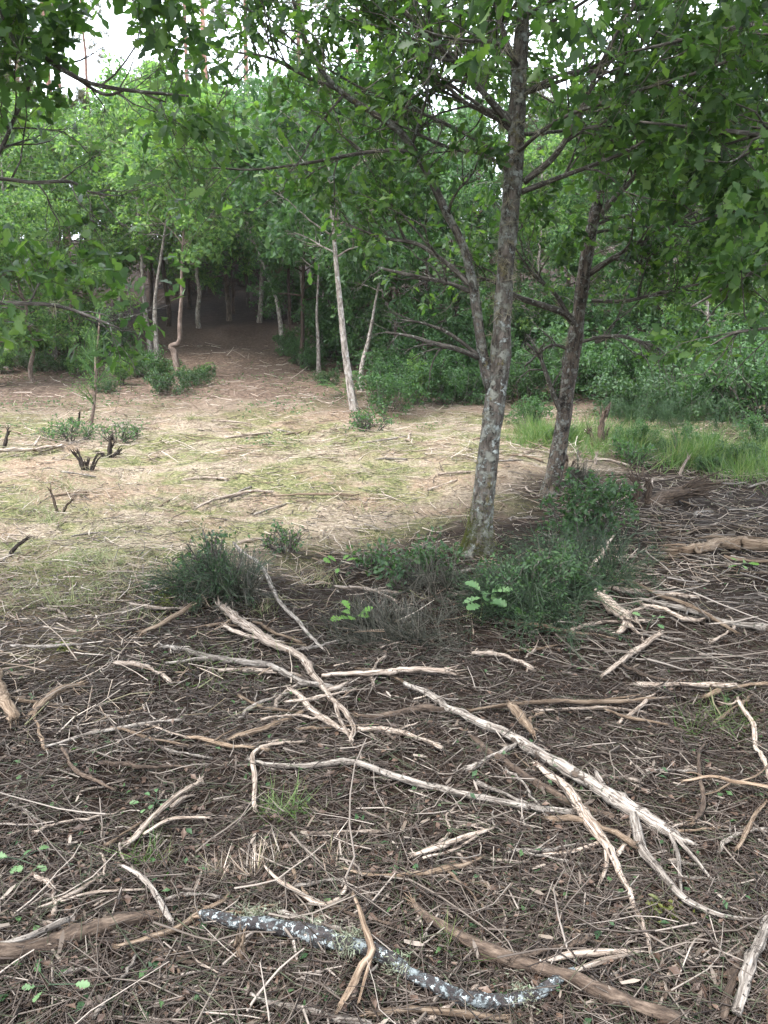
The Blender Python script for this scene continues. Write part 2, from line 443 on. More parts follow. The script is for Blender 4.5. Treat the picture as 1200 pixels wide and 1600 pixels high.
def sprout(PL, RL, g, n, t0, t1, L, ang, up, K=6, jit=.25, rr=.6, rtip=.25, curl=0., rmax=9.):
    """n child stems grown from parent polylines"""
    idx = g.integers(0, len(PL), n)
    t = g.uniform(t0, t1, n)
    p, tan, r = lerp_on(PL, RL, idx, t)
    q = nrm(np.cross(tan, g.normal(size=(n, 3))))
    a = g.uniform(ang[0], ang[1], n)[:, None]
    d = nrm(tan * np.cos(a) + q * np.sin(a) + np.array([0, 0, up]))
    ln = g.uniform(L[0], L[1], n) * (1.15 - .5 * t)
    pts = [p]
    for k in range(K - 1):
        d = nrm(d + g.normal(size=(n, 3)) * jit + np.array([0, 0, curl]))
        pts.append(pts[-1] + d * (ln / (K - 1))[:, None])
    C = np.stack(pts, 1)
    r0 = np.minimum(r * rr, rmax)
    Rr = r0[:, None] * np.linspace(1, rtip, K)[None]
    return C, Rr, idx

def leaf_frames(PL, RL, g, n, t0=.25, tipbias=.6, tips=.55, spread=.03, out=.8, flat=.8, down=-.12):
    idx = g.integers(0, len(PL), n)
    t = np.clip(t0 + (1 - t0) * g.random(n) ** tipbias, 0, 1)
    t = np.where(g.random(n) < tips, g.uniform(.88, 1., n), t)
    p, tan, r = lerp_on(PL, RL, idx, t)
    p = p + g.normal(size=(n, 3)) * spread
    d = nrm(tan * .6 + g.normal(size=(n, 3)) * out + np.array([0, 0, down]))
    nn = nrm(np.array([0, 0, 1.]) * flat + g.normal(size=(n, 3)) * .6)
    return p, frames(d, nn)

def rot_to_mat(Rm, p, s):
    m = Matrix(Rm.tolist()).to_4x4()
    return Matrix.Translation(Vector(p)) @ m @ Matrix.Scale(s, 4)

def add_leaves(root, p, Rm, sc, tmpl, mat, single, leafmesh, crownname='crown'):
    """the `single` leaves that show largest become leaf objects, the rest one crown mesh"""
    px, py, z = proj(p)
    vis = (z > .5) & (px > 0) & (px < 1200) & (py > 0) & (py < 1600)
    score = np.where(vis, sc / np.maximum(z, .5), 0)
    order = np.argsort(-score)
    pick = np.zeros(len(p), bool); pick[order[:single]] = True
    pick &= vis
    out_ = ~((z > .5) & (px > -150) & (px < 1350) & (py > -120))
    rest_ = np.nonzero(~pick & ~out_)[0]; h = len(rest_) * 2 // 3
    far_ = np.nonzero(out_)[0]
    mb = MB().add(*inst(OAK_LO[0], OAK_LO[1], p[far_], Rm[far_], sc[far_] * 1.25))
    mb.add(*inst(tmpl[0], tmpl[1], p[rest_[:h]], Rm[rest_[:h]], sc[rest_[:h]])).add(*inst(OAK_CURL[0], OAK_CURL[1], p[rest_[h:]], Rm[rest_[h:]], sc[rest_[h:]]))
    link(crownname, mb.mesh(crownname, mat), root, world=True, kind='stuff')
    loc = np.array(root.location)
    for i in np.nonzero(pick)[0]:
        o = bpy.data.objects.new('leaf', leafmesh[i % 2]); COL.objects.link(o); o.parent = root
        o.matrix_basis = rot_to_mat(Rm[i], p[i] - loc, float(sc[i]))

LEAF_HI = [mk_mesh('leaf', OAK_HI[0], OAK_HI[1], M_OAKLEAF), mk_mesh('leaf', OAK_HI2[0], OAK_HI2[1], M_OAKLEAF)]
LEAF_SEED = mk_mesh('leaf', OAK_HI[0], OAK_HI[1], M_SEEDLEAF)
LEAF_BRIGHT = mk_mesh('leaf', OAK_HI[0], OAK_HI[1], M_BRIGHTLEAF)

def tuft_hair(pos, g, n, ln, down=.5, wd=.0022):
    """wispy strands for lichen"""
    N = len(pos) * n
    p = np.repeat(pos, n, 0) + g.normal(size=(N, 3)) * .012
    d = nrm(g.normal(size=(N, 3)) + np.array([0, 0, -down]))
    Rm = frames(d, g.normal(size=(N, 3)))
    s = g.uniform(ln[0], ln[1], N)
    tv = BLADE[0].copy(); tv[:, 0] *= wd / np.mean(ln)
    return inst(tv * np.array([1, 1, 1]), BLADE[1], p, Rm, s)

def px_poly(pts, Y):
    """[(px, py, width_px, Y)] -> world points and radii; Y may be left out"""
    out, rad = [], []
    for q in pts:
        yy = q[3] if len(q) > 3 else Y
        p = P(q[0], q[1], yy); out.append(p); rad.append(q[2] / 2 / ppm(p))
    return np.array(out), np.array(rad)

def stem(pts, Y, n):
    p, r = px_poly(pts, Y)
    s = spline(np.concatenate([p, r[:, None]], 1), n)
    return s[:, :3], np.maximum(s[:, 3], .002)

def hero_oak(name, label, base, trunk, Y, limbs, extra, seed, bark, nleaf, leafsize, single, group=None, dead=(), hair=0, moss=0,
             nb=9, bl=(.5, 1.3), trunk_sides=22, leaf_shift=None):
    g = np.random.default_rng(seed)
    root = thing(name, base, label, 'tree', group)
    tp, tr = stem(trunk, Y, 90)
    tr = tr * .74 * (1 + 1.1 * np.exp(-np.maximum(tp[:, 2] - base[2], 0) / .13) * .6)
    link('trunk', MB().tubes(tp, tr, trunk_sides, rough=.10).mesh('trunk', bark), root, world=True)
    stems_p, stems_r = [], []
    K = 24
    for li in limbs:
        p, r = stem(li, Y, K)
        stems_p.append(p); stems_r.append(np.maximum(r * .8, .003))
    for (h0, h1, n, L, ang, up, az) in extra:
        zz = tp[:, 2]
        for i in range(n):
            hh = g.uniform(h0, h1)
            k = int(np.argmin(np.abs(zz - hh)))
            aa = g.uniform(az[0], az[1])
            d = np.array([math.cos(aa), math.sin(aa), up + g.normal() * .12])
            d = d / np.linalg.norm(d)
            ln = g.uniform(*L)
            pts = [tp[k]]
            for j in range(5):
                d = nrm(d + g.normal(size=3) * .16 + np.array([0, 0, -.02]))
                pts.append(pts[-1] + d * ln / 5)
            p = spline(np.array(pts), K)
            stems_p.append(p); stems_r.append(np.linspace(min(tr[k] * .28, .016), .004, K))
    SP, SR = np.array(stems_p), np.array(stems_r)
    B, Br, bi = sprout(SP, SR, g, nb * len(SP), .25, 1., bl, (.5, 1.2), .12, K=7, jit=.22, rr=.55, rmax=.014)
    Tw, Tr, ti = sprout(B, Br, g, 6 * len(B), .2, 1., (.16, .45), (.4, 1.2), .05, K=5, jit=.3, rr=.6, rmax=.005)
    for i in range(len(SP)):
        mb = MB().tubes(SP[i], SR[i], 10, rough=.12)
        s = np.nonzero(bi == i)[0]
        if len(s):
            mb.tubes(B[s], np.maximum(Br[s], .0022), 5)
            s2 = np.nonzero(np.isin(ti, s))[0]
            if len(s2): mb.tubes(Tw[s2], np.maximum(Tr[s2], .0012), 3)
        link('limb', mb.mesh('limb', bark if (i == 0 and hair > 100) else M_TWIGBARK), root, world=True)
    for dl in dead:
        p, r = stem(dl, Y, 16)
        mb = MB().tubes(p, r, 7, rough=.1)
        D, Dr, _ = sprout(p[None], r[None], g, 9, .3, 1., (.15, .5), (.4, 1.), .0, K=6, jit=.25, rr=.5)
        mb.tubes(D, np.maximum(Dr, .0015), 4)
        D2, Dr2, _ = sprout(D, Dr, g, 22, .3, 1., (.08, .22), (.4, 1.), .0, K=4, jit=.3, rr=.6)
        mb.tubes(D2, np.maximum(Dr2, .001), 3)
        link('dead_branch', mb.mesh('dead_branch', M_TWIGBARK), root, world=True)
    p, Rm = leaf_frames(Tw, Tr, g, nleaf, t0=.2)
    if leaf_shift is not None:
        keep = leaf_shift(p, g); p, Rm = p[keep], Rm[keep]
    sc = g.uniform(leafsize[0], leafsize[1], len(p))
    add_leaves(root, p, Rm, sc, OAK_MID, M_OAKLEAF, single, LEAF_HI)
    if hair:
        hp = []
        for _ in range(hair):
            if g.random() < .4:
                k = g.integers(30, len(tp)); th = g.uniform(0, 6.28)
                hp.append(tp[k] + tr[k] * np.array([math.cos(th), math.sin(th), 0]))
            else:
                i = g.integers(0, len(SP)); k = int(2 + (K - 3) * g.random() ** 1.6); hp.append(SP[i, k])
        V, T = tuft_hair(np.array(hp), g, 30, (.035, .12), .6, .004)
        link('hair_lichen', mk_mesh('hair_lichen', V, T, M_LICHEN, smooth=False), root, world=True, kind='stuff')
    if moss:
        n = moss
        hh = np.abs(g.normal(size=n)) * .2 - .05
        th = g.normal(size=n) * 1.0 + 3.7
        dirs = np.stack([np.cos(th), np.sin(th), 0 * th], -1)
        zq = np.clip(base[2] + hh, tp[0, 2], None)
        cx = np.stack([np.interp(zq, tp[:, 2], tp[:, 0]), np.interp(zq, tp[:, 2], tp[:, 1]), zq], -1)
        pos = cx + dirs * np.interp(zq, tp[:, 2], tr)[:, None]
        V, T = inst(DIAM[0] * np.array([.5, 1, 1]), DIAM[1], pos, frames(nrm(dirs + g.normal(size=(n, 3)) * .5), g.normal(size=(n, 3))), g.uniform(.008, .022, n))
        link('moss', mk_mesh('moss', V, T, M_MOSS, smooth=False), root, world=True, kind='stuff')
    return root, tp, tr

def open_crown(p, g):
    """boughs are bare where the photograph looks through to the sky and the wood edge"""
    px, py, z = proj(p)
    e = ((px - 180) / 70) ** 2 + ((py - 120) / 85) ** 2
    k = np.where(e < 1, .0, np.where(e < 1.6, .35, 1.))
    side = (px < 330) & (py > 200) & (py < 390)
    k = np.where(side, np.where(px < 60, .5, .12), k)
    k = np.where((px > 230) & (px < 560) & (py > 330), .15, k)
    k = np.where((px < 330) & (py > 565), .0, k)
    k = np.where((px > 560) & (px < 720) & (py > 400) & (py < 560), .3, k)
    k = np.where((px > 600) & (px < 1000) & (py > 480), .15, k)
    k = np.where((px > 950) & (py > 560), .0, k)
    k = k * np.where(hnoise(p * 2.6) > -.18, 1., .28)      # leaves stand in clumps with gaps between
    inside = (z > .2) & (px > -40) & (px < 1240) & (py > -40)
    return g.random(len(p)) < np.where(inside, k, 1.)

# the front oak with its forked trunk
Y1 = 6.15
trunk1 = [(742, 892, 60), (748, 850, 52), (753, 800, 45), (764, 700, 43), (773, 630, 44), (781, 570, 42), (786, 480, 37), (791, 400, 37),
          (799, 310, 38), (806, 220, 37), (810, 130, 32), (816, 40, 28), (824, -80, 24), (835, -260, 18), (845, -480, 10), (850, -640, 5)]
limbs1 = [
    [(768, 612, 24), (755, 560, 22), (747, 500, 20), (738, 440, 20), (724, 385, 16), (700, 338, 15), (675, 285, 15), (650, 240, 14, 6.0), (622, 203, 13, 5.9), (575, 172, 12, 5.8), (528, 140, 11, 5.7), (492, 95, 9, 5.6), (470, 40, 7, 5.5), (440, -60, 4, 5.4)],
    [(735, 446, 12), (706, 418, 10), (680, 398, 9), (648, 380, 8), (600, 372, 5), (540, 350, 4)],
    [(650, 240, 9, 6.), (610, 235, 8, 5.9), (560, 240, 7, 5.8), (480, 255, 6, 5.7), (400, 265, 4, 5.6), (330, 262, 3, 5.5)],
    [(803, 200, 16), (760, 150, 13, 6.), (715, 100, 11, 5.9), (660, 50, 9, 5.8), (610, -10, 7, 5.7), (560, -80, 5, 5.6)],
    [(800, 180, 12), (735, 165, 9, 6.2), (690, 130, 7, 6.3), (640, 120, 5, 6.4), (590, 100, 4, 6.4)],
    [(806, 110, 13), (790, 60, 11, 6.2), (772, 0, 9, 6.3), (750, -80, 6, 6.4), (730, -200, 4, 6.5)],
    [(818, 285, 14), (865, 245, 12, 6.1), (900, 190, 10, 6.), (930, 120, 9, 5.9), (965, 50, 7, 5.8), (1010, -20, 5, 5.7)],
    [(815, 300, 12), (880, 275, 9, 6.2), (960, 245, 8, 6.1), (1040, 205, 6, 6.), (1110, 190, 4, 5.9)],
    [(528, 140, 8, 5.7), (480, 120, 7, 5.6), (420, 90, 6, 5.5), (360, 80, 4, 5.4), (300, 60, 3, 5.3)],
]
dead1 = [[(750, 560, 9), (712, 545, 8, 6.), (672, 535, 7, 5.95), (640, 525, 5, 5.9), (602, 519, 3, 5.9)],
         [(748, 555, 7), (700, 520, 6, 6.05), (660, 505, 4, 6.), (630, 500, 3, 6.)],
         [(733, 455, 8), (700, 442, 7, 6.1), (650, 432, 6, 6.), (590, 418, 4, 6.)]]
b1 = G(742, 884)
hero_oak('oak_tree', 'tall oak with forked lichen-covered trunk standing in the dark green shrubs', b1, trunk1, Y1, limbs1,
         [(2.7, 4.4, 9, (1.2, 2.4), 0, .35, (2.2, 4.3)), (3.0, 5.6, 12, (1.3, 2.6), 0, .3, (-1.2, 1.8)), (3.4, 6.5, 10, (1.0, 2.4), 0, .45, (0, 6.28))],
         11, M_OAKBARK, 22500, (.058, .10), 300, dead=dead1, hair=220, moss=5200, leaf_shift=open_crown)

Y2 = 8.3
trunk2 = [(851, 822, 40), (856, 790, 36), (868, 730, 34), (880, 660, 32), (889, 590, 30), (896, 545, 34), (903, 500, 28), (912, 430, 27), (922, 370, 26), (938, 300, 22), (953, 230, 20),
          (962, 150, 17), (975, 60, 14), (985, -60, 11), (1000, -220, 7), (1010, -330, 4)]
limbs2 = [
    [(903, 515, 16), (885, 492, 14, 8.2), (850, 478, 12, 8.1), (808, 464, 11, 8.), (770, 440, 6, 7.9), (730, 430, 4, 7.8)],
    [(888, 492, 9, 8.2), (868, 460, 8, 8.1), (845, 440, 7, 8.), (830, 425, 5, 7.9), (800, 380, 4, 7.8)],
    [(918, 430, 13), (950, 408, 11, 8.2), (990, 385, 9, 8.1), (1030, 358, 8, 8.), (1090, 330, 5, 7.8)],
    [(930, 345, 12), (970, 300, 10, 8.2), (1010, 255, 9, 8.), (1050, 210, 7, 7.9), (1100, 150, 5, 7.8)],
    [(905, 535, 7), (950, 525, 7, 8.2), (990, 530, 6, 8.1), (1030, 545, 4, 8.)],
    [(955, 220, 10), (1000, 170, 8, 8.3), (1050, 120, 6, 8.4), (1110, 80, 4, 8.5)],
    [(948, 250, 10), (910, 220, 8, 8.3), (870, 160, 6, 8.4), (850, 100, 4, 8.5)],
    [(925, 470, 8), (980, 470, 7, 8.1), (1040, 455, 6, 7.9), (1110, 440, 4, 7.7)],
]
dead2 = [[(878, 648, 8), (866, 620, 8, 8.2), (852, 580, 7, 8.1), (842, 555, 6, 8.05), (824, 537, 4, 8.)],
         [(895, 548, 6), (860, 540, 5, 8.3), (820, 572, 3, 8.2)],
         [(930, 535, 7, 8.3), (960, 525, 6, 8.2), (990, 530, 5, 8.1), (1020, 548, 4, 8.)]]
b2 = G(853, 812)
hero_oak('oak_tree', 'thinner oak with leaning brown trunk and swollen knot, behind the forked oak', b2, trunk2, Y2, limbs2,
         [(2.6, 4.6, 9, (1.2, 2.4), 0, .25, (-1.6, 1.4)), (3.2, 5.6, 8, (1.2, 2.2), 0, .4, (0, 6.28))],
         12, M_OAKBARK2, 17500, (.066, .11), 300, dead=dead2, hair=60, moss=500, leaf_shift=open_crown)

# oaks just outside the frame whose boughs hang into it
bl_ = np.array([-4.6, 4.4, float(H(-4.6, 4.4))])
trunkL = [(-700, 1000, 90), (-690, 700, 80), (-680, 400, 75), (-660, 100, 65), (-650, -200, 50), (-640, -500, 30), (-640, -800, 12)]
limbsL = [
    [(-670, 330, 40), (-400, 180, 26, 4.5), (-150, 90, 18, 4.6), (-20, 42, 14, 4.6), (60, 85, 11, 4.6), (130, 126, 9, 4.6), (200, 141, 7, 4.6), (295, 150, 4, 4.6)],
    [(-20, 45, 10, 4.6), (60, 80, 8, 4.7), (120, 122, 7, 4.7), (165, 148, 6, 4.7), (205, 140, 5, 4.7), (260, 160, 3, 4.7)],
    [(-670, 400, 30), (-350, 300, 16, 4.4), (-100, 275, 10, 4.5), (0, 279, 8, 4.6), (50, 285, 7, 4.6), (110, 284, 6, 4.6), (140, 300, 5, 4.6), (178, 306, 3, 4.6)],
    [(-670, 480, 30), (-350, 450, 18, 4.3), (-120, 470, 12, 4.3), (-20, 473, 9, 4.3), (40, 474, 8, 4.3), (90, 478, 7, 4.3), (140, 494, 5, 4.3), (186, 513, 3, 4.3)],
    [(-660, 200, 34), (-420, 0, 22, 4.4), (-180, -90, 14, 4.3), (0, -60, 11, 4.2), (120, -30, 8, 4.2), (230, 0, 5, 4.2), (290, 30, 3, 4.2)],
    [(-60, 330, 10, 4.6), (0, 235, 8, 4.6), (20, 190, 7, 4.6), (45, 135, 6, 4.6), (50, 90, 4, 4.6)],
    [(-660, 100, 30), (-400, -150, 22, 3.8), (-100, -300, 14, 3.2), (150, -320, 9, 2.8), (350, -300, 5, 2.6)],
]
hero_oak('oak_tree', 'oak standing outside the picture whose leafy boughs reach in from the left edge', bl_, trunkL, 4.4, limbsL,
         [(2.6, 5.5, 16, (1.8, 3.4), 0, .3, (0, 6.28)), (3.2, 5.5, 10, (2.5, 4.2), 0, .22, (-1.3, .1))], 13, M_OAKBARK, 14500, (.075, .118), 300, nb=7, bl=(.3, .8), hair=20, leaf_shift=open_crown)  # second limb batch is unseen, added above the camera to shade the foreground
br_ = np.array([4.5, 5.0, float(H(4.5, 5.0))])
trunkR = [(1720, 1000, 85), (1715, 700, 76), (1705, 400, 70), (1690, 100, 60), (1680, -200, 48), (1670, -500, 28), (1665, -800, 10)]
limbsR = [
    [(1705, 420, 36), (1500, 360, 22, 4.8), (1330, 380, 14, 4.8), (1230, 400, 10, 4.8), (1150, 440, 7, 4.8), (1080, 480, 4, 4.8)],
    [(1705, 330, 36), (1480, 250, 24, 4.8), (1300, 230, 15, 4.8), (1180, 210, 10, 4.8), (1090, 200, 7, 4.8), (1000, 190, 4, 4.8)],
    [(1700, 240, 34), (1480, 120, 22, 4.7), (1300, 60, 15, 4.7), (1180, 40, 10, 4.7), (1080, 60, 7, 4.7), (990, 80, 4, 4.7)],
    [(1705, 480, 28), (1480, 460, 16, 4.7), (1320, 490, 10, 4.6), (1220, 510, 7, 4.6), (1150, 520, 5, 4.6), (1110, 540, 3, 4.6)],
    [(1705, 380, 28), (1500, 310, 16, 5.2), (1300, 300, 12, 5.2), (1180, 320, 8, 5.2), (1080, 350, 5, 5.2)],
    [(1700, 160, 30), (1450, -60, 22, 4.2), (1200, -150, 14, 3.6), (980, -180, 9, 3.2), (800, -160, 5, 3.)],
]
hero_oak('oak_tree', 'oak standing outside the picture whose leafy boughs fill the right edge', br_, trunkR, 5.0, limbsR,
         [(2.6, 5.5, 16, (1.8, 3.4), 0, .3, (0, 6.28)), (3.2, 5.5, 10, (2.5, 4.2), 0, .22, (3.1, 4.5))], 14, M_OAKBARK, 17500, (.075, .118), 300, nb=8, bl=(.35, .9), hair=10, leaf_shift=open_crown)  # here too the second batch of limbs is added out of view for foreground shade

# ------------------------------------------------------------------ trees of the wood behind the clearing
def bg_oak_meshes(seed, hgt, cr, clear, nleaf, leafmat, bark, lean=(0, 0), r0=.08, size=(.10, .16), kinks=.05, path=None, low=.0):
    g = np.random.default_rng(seed)
    if path is None:
        n = 12; zz = np.linspace(-.15, hgt, n)
        off = np.cumsum(g.normal(size=(n, 2)) * kinks, 0); off -= off[0]
        tp = np.stack([off[:, 0] + lean[0] * zz, off[:, 1] + lean[1] * zz, zz], -1)
    else:
        tp = np.array(path, float)
        hgt = tp[-1, 2]
    tp = spline(tp, 40)
    tr = r0 * np.linspace(1, .12, 40) ** .9
    tr = tr * (1 + .35 * np.exp(-np.arange(40) / 2.))
    trunk = MB().tubes(tp, tr, 10, rough=.09).mesh('trunk', bark)
    zf = (tp[:, 2] - tp[0, 2]) / (tp[-1, 2] - tp[0, 2])
    nl = 26
    ls, lr = [], []
    for i in range(nl):
        f = clear + (1 - clear) * (i + g.random()) / nl * .98
        k = int(np.argmin(np.abs(zf - f)))
        az = i * 2.4 + g.normal() * .4
        prof = math.sin(math.pi * min(1, max(.06, (f - clear) / (1 - clear) * .8 + .16))) ** .7
        ln = cr * prof * g.uniform(.75, 1.2)
        up = .15 + .7 * f
        d = nrm(np.array([math.cos(az), math.sin(az), up]))
        pts = [tp[k]]
        for j in range(4):
            d = nrm(d + g.normal(size=3) * .18 + np.array([0, 0, -.07])); pts.append(pts[-1] + d * ln / 4)
        ls.append(spline(np.array(pts), 9)); lr.append(np.linspace(max(.006, tr[k] * .5), .004, 9))
    SP, SR = np.array(ls), np.array(lr)
    B, Br, _ = sprout(SP, SR, g, 230, .2, 1., (.35, 1.0), (.4, 1.1), .08, K=5, jit=.25, rr=.6)
    Tw, Tr, _ = sprout(B, Br, g, 800, .2, 1., (.15, .4), (.4, 1.1), .05, K=3, jit=.3, rr=.6)
    limbs = MB().tubes(SP, SR, 6).tubes(B, np.maximum(Br, .003), 3).mesh('limbs', bark)
    p, Rm = leaf_frames(Tw, Tr, g, nleaf, t0=.3, spread=.05)
    sc = g.uniform(size[0], size[1], nleaf)
    V, T = inst(OAK_LO[0], OAK_LO[1], p, Rm, sc)
    return trunk, limbs, mk_mesh('crown', V, T, leafmat, smooth=False)

def put_tree(name, meshes, loc, label, group=None, rz=0, sc=1., cat='tree'):
    root = thing(name, loc, label, cat, group, rz, sc)
    for nm, me in zip(('trunk', 'limbs', 'crown'), meshes):
        o = link(nm, me, root)
        if nm != 'trunk': o['kind'] = 'stuff'
    return root

VAR = [bg_oak_meshes(31, 6.6, 1.9, .30, 9500, M_EDGELEAF, M_THINBARK, (.03, 0)),
       bg_oak_meshes(32, 7.4, 2.1, .28, 10500, M_EDGELEAF, M_THINBARK, (-.03, .02)),
       bg_oak_meshes(33, 5.6, 1.8, .22, 9000, M_EDGELEAF, M_REDBARK, (.02, -.03), kinks=.08)]
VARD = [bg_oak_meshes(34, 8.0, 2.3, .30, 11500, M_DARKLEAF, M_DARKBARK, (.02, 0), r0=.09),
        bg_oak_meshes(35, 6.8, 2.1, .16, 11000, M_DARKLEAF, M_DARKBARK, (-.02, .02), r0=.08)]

def at(px, d):
    x = (px - 600) / F * d
    return np.array([x, d, float(H(x, d))])

def trunk_path(pts, d, top):
    """local trunk path through photograph pixels at depth d, continued to height `top`"""
    base = P(pts[0][0], pts[0][1], d); base[2] = float(H(base[0], d))
    q = [P(a, b, d) - base for a, b in pts]
    q[0][2] = -.1
    last = q[-1]; dirn = nrm(q[-1] - q[-2])
    rem = top - last[2]
    q.append(last + np.array([dirn[0] * rem * .6, 0.2, rem * .5])); q.append(last + np.array([dirn[0] * rem * .9, .3, rem]))
    return base, np.array(q)

def special(pts, d, top, label, seed, r0, mat, leafmat, cr, clear, nleaf, name='young_oak'):
    base, q = trunk_path(pts, d, top)
    put_tree(name, bg_oak_meshes(seed, top, cr, clear, nleaf, leafmat, mat, r0=r0, path=q), base, label)

special([(555, 645), (545, 590), (538, 540), (532, 480), (525, 410), (521, 360)], 13.6, 4.9, 'slender pale trunk leaning left, at the clearing edge right of the dark path', 41, .072, M_THINBARK, M_DARKLEAF, 1.9, .5, 9000)
special([(564, 600), (565, 575), (575, 535), (582, 500), (585, 480)], 16.5, 4.3, 'short crooked pale trunk with a bend low down, just right of the leaning slender one', 42, .055, M_THINBARK, M_DARKLEAF, 1.7, .45, 7500)
special([(279, 602), (277, 580), (272, 550), (267, 541), (280, 534), (281, 500), (284, 460), (284, 425)], 17.6, 5.6, 'reddish trunk with a sharp sideways kink, left of the dark path', 43, .085, M_REDBARK, M_EDGELEAF, 1.9, .50, 9500)
special([(236, 565), (233, 530), (228, 495), (224, 450)], 21., 6.2, 'left one of a pair of straight pale trunks beside the kinked trunk', 44, .085, M_THINBARK, M_EDGELEAF, 1.9, .48, 9500)
special([(246, 567), (243, 520), (242, 480), (245, 445)], 20.5, 6.0, 'right one of a pair of straight pale trunks beside the kinked trunk', 45, .075, M_THINBARK, M_EDGELEAF, 1.8, .48, 9000)
special([(441, 541), (438, 505), (432, 470), (427, 455)], 23., 6.4, 'pale trunk leaning left at the shady mouth of the path', 46, .075, M_THINBARK, M_DARKLEAF, 2.0, .45, 8000)
special([(498, 565), (497, 530), (495, 495), (496, 460)], 19.5, 5.8, 'thin grey trunk in the shade, left of the leaning slender trunk', 47, .05, M_THINBARK, M_DARKLEAF, 1.8, .4, 7000)
special([(472, 535), (475, 500), (473, 470)], 24., 6.6, 'thin grey trunk standing between path mouth and slender trunks', 48, .07, M_THINBARK, M_DARKLEAF, 1.8, .4, 7000)
special([(502, 548), (503, 515), (504, 480)], 21.5, 5.6, 'very thin pale pole of a tree in the dark wood', 49, .045, M_THINBARK, M_DARKLEAF, 1.7, .45, 6000)

g = np.random.default_rng(50)
ORD = ['leftmost', 'second from the left', 'third from the left', 'fourth from the left', 'fifth from the left', 'sixth from the left', 'seventh from the left', 'eighth from the left',
       'ninth from the left', 'tenth from the left', 'eleventh from the left', 'twelfth from the left', 'thirteenth from the left', 'fourteenth from the left', 'fifteenth from the left', 'sixteenth from the left', 'seventeenth from the left']
def ranked(rows):
    """(row, ordinal counted from the left of the picture)"""
    o = sorted(range(len(rows)), key=lambda k: rows[k][0])
    return [(rows[k], ORD[r]) for r, k in enumerate(o)]
edge = [(-10, 17.2, 2, .80), (58, 18.4, 2, .72), (128, 19.6, 2, .70), (-70, 16.5, 0, .75),  # px, depth, variant, scale
    (20, 20., 0, .95), (95, 22., 1, .9), (160, 23.5, 2, 1.05), (60, 25., 1, 1.0), (200, 27., 0, 1.0), (-60, 21., 2, 1.1), (-130, 24, 1, 1.),
    (318, 25.5, 1, .95), (365, 27, 2, 1.2), (410, 26.5, 0, 1.05)]
for (px, d, v, s), od in ranked(edge):
    s *= .92
    put_tree('young_oak', VAR[v], at(px, d), od + ' of the light green young oaks left of the dark path', 'young oaks at the left wood edge', g.uniform(0, 6.28), s)
edge = [(610, 17.5, 0, .85), (660, 16.2, 1, .8), (720, 17.6, 0, .9), (470, 20.5, 0, .92), (540, 21, 1, 1.05), (590, 22., 0, 1.1), (690, 21.5, 1, 1.1), (770, 20.5, 0, 1.0)]
for (px, d, v, s), od in ranked(edge):
    s *= .74
    put_tree('young_oak', VARD[v] if s < 1.0 else VAR[v], at(px, d), od + ' of the bluish green young trees behind the forked oak', 'young trees behind the forked oak', g.uniform(0, 6.28), s)
edge = [(830, 17.6, 1, .9), (905, 16.8, 1, .85), (960, 18.8, 0, 1.), (1030, 17.4, 1, .95), (1095, 16.6, 1, .9), (1165, 18, 0, .95), (1235, 16.5, 1, 1.), (1010, 21.5, 0, 1.1), (1130, 21.5, 0, 1.1), (870, 21.5, 0, 1.1), (1290, 19, 0, 1.1)]
for i, ((px, d, v, s), od) in enumerate(ranked(edge)):
    s *= .72
    put_tree('young_oak', VARD[v] if i % 3 else VAR[v], at(px, d), od + ' of the green young trees in the right wood edge', 'young trees at the right wood edge', g.uniform(0, 6.28), s)

for (px, d, v, s), od in ranked([(250, 30.5, 0, .85), (305, 29, 1, .9), (352, 31.5, 0, .9), (395, 29.5, 1, .95), (440, 31, 0, .9), (330, 35, 0, .9), (420, 35, 1, 1.)]):
    put_tree('young_oak', VARD[v], at(px, d), od + ' of the shaded trees closing over the dark path', 'shaded trees over the path', g.uniform(0, 6.28), s)

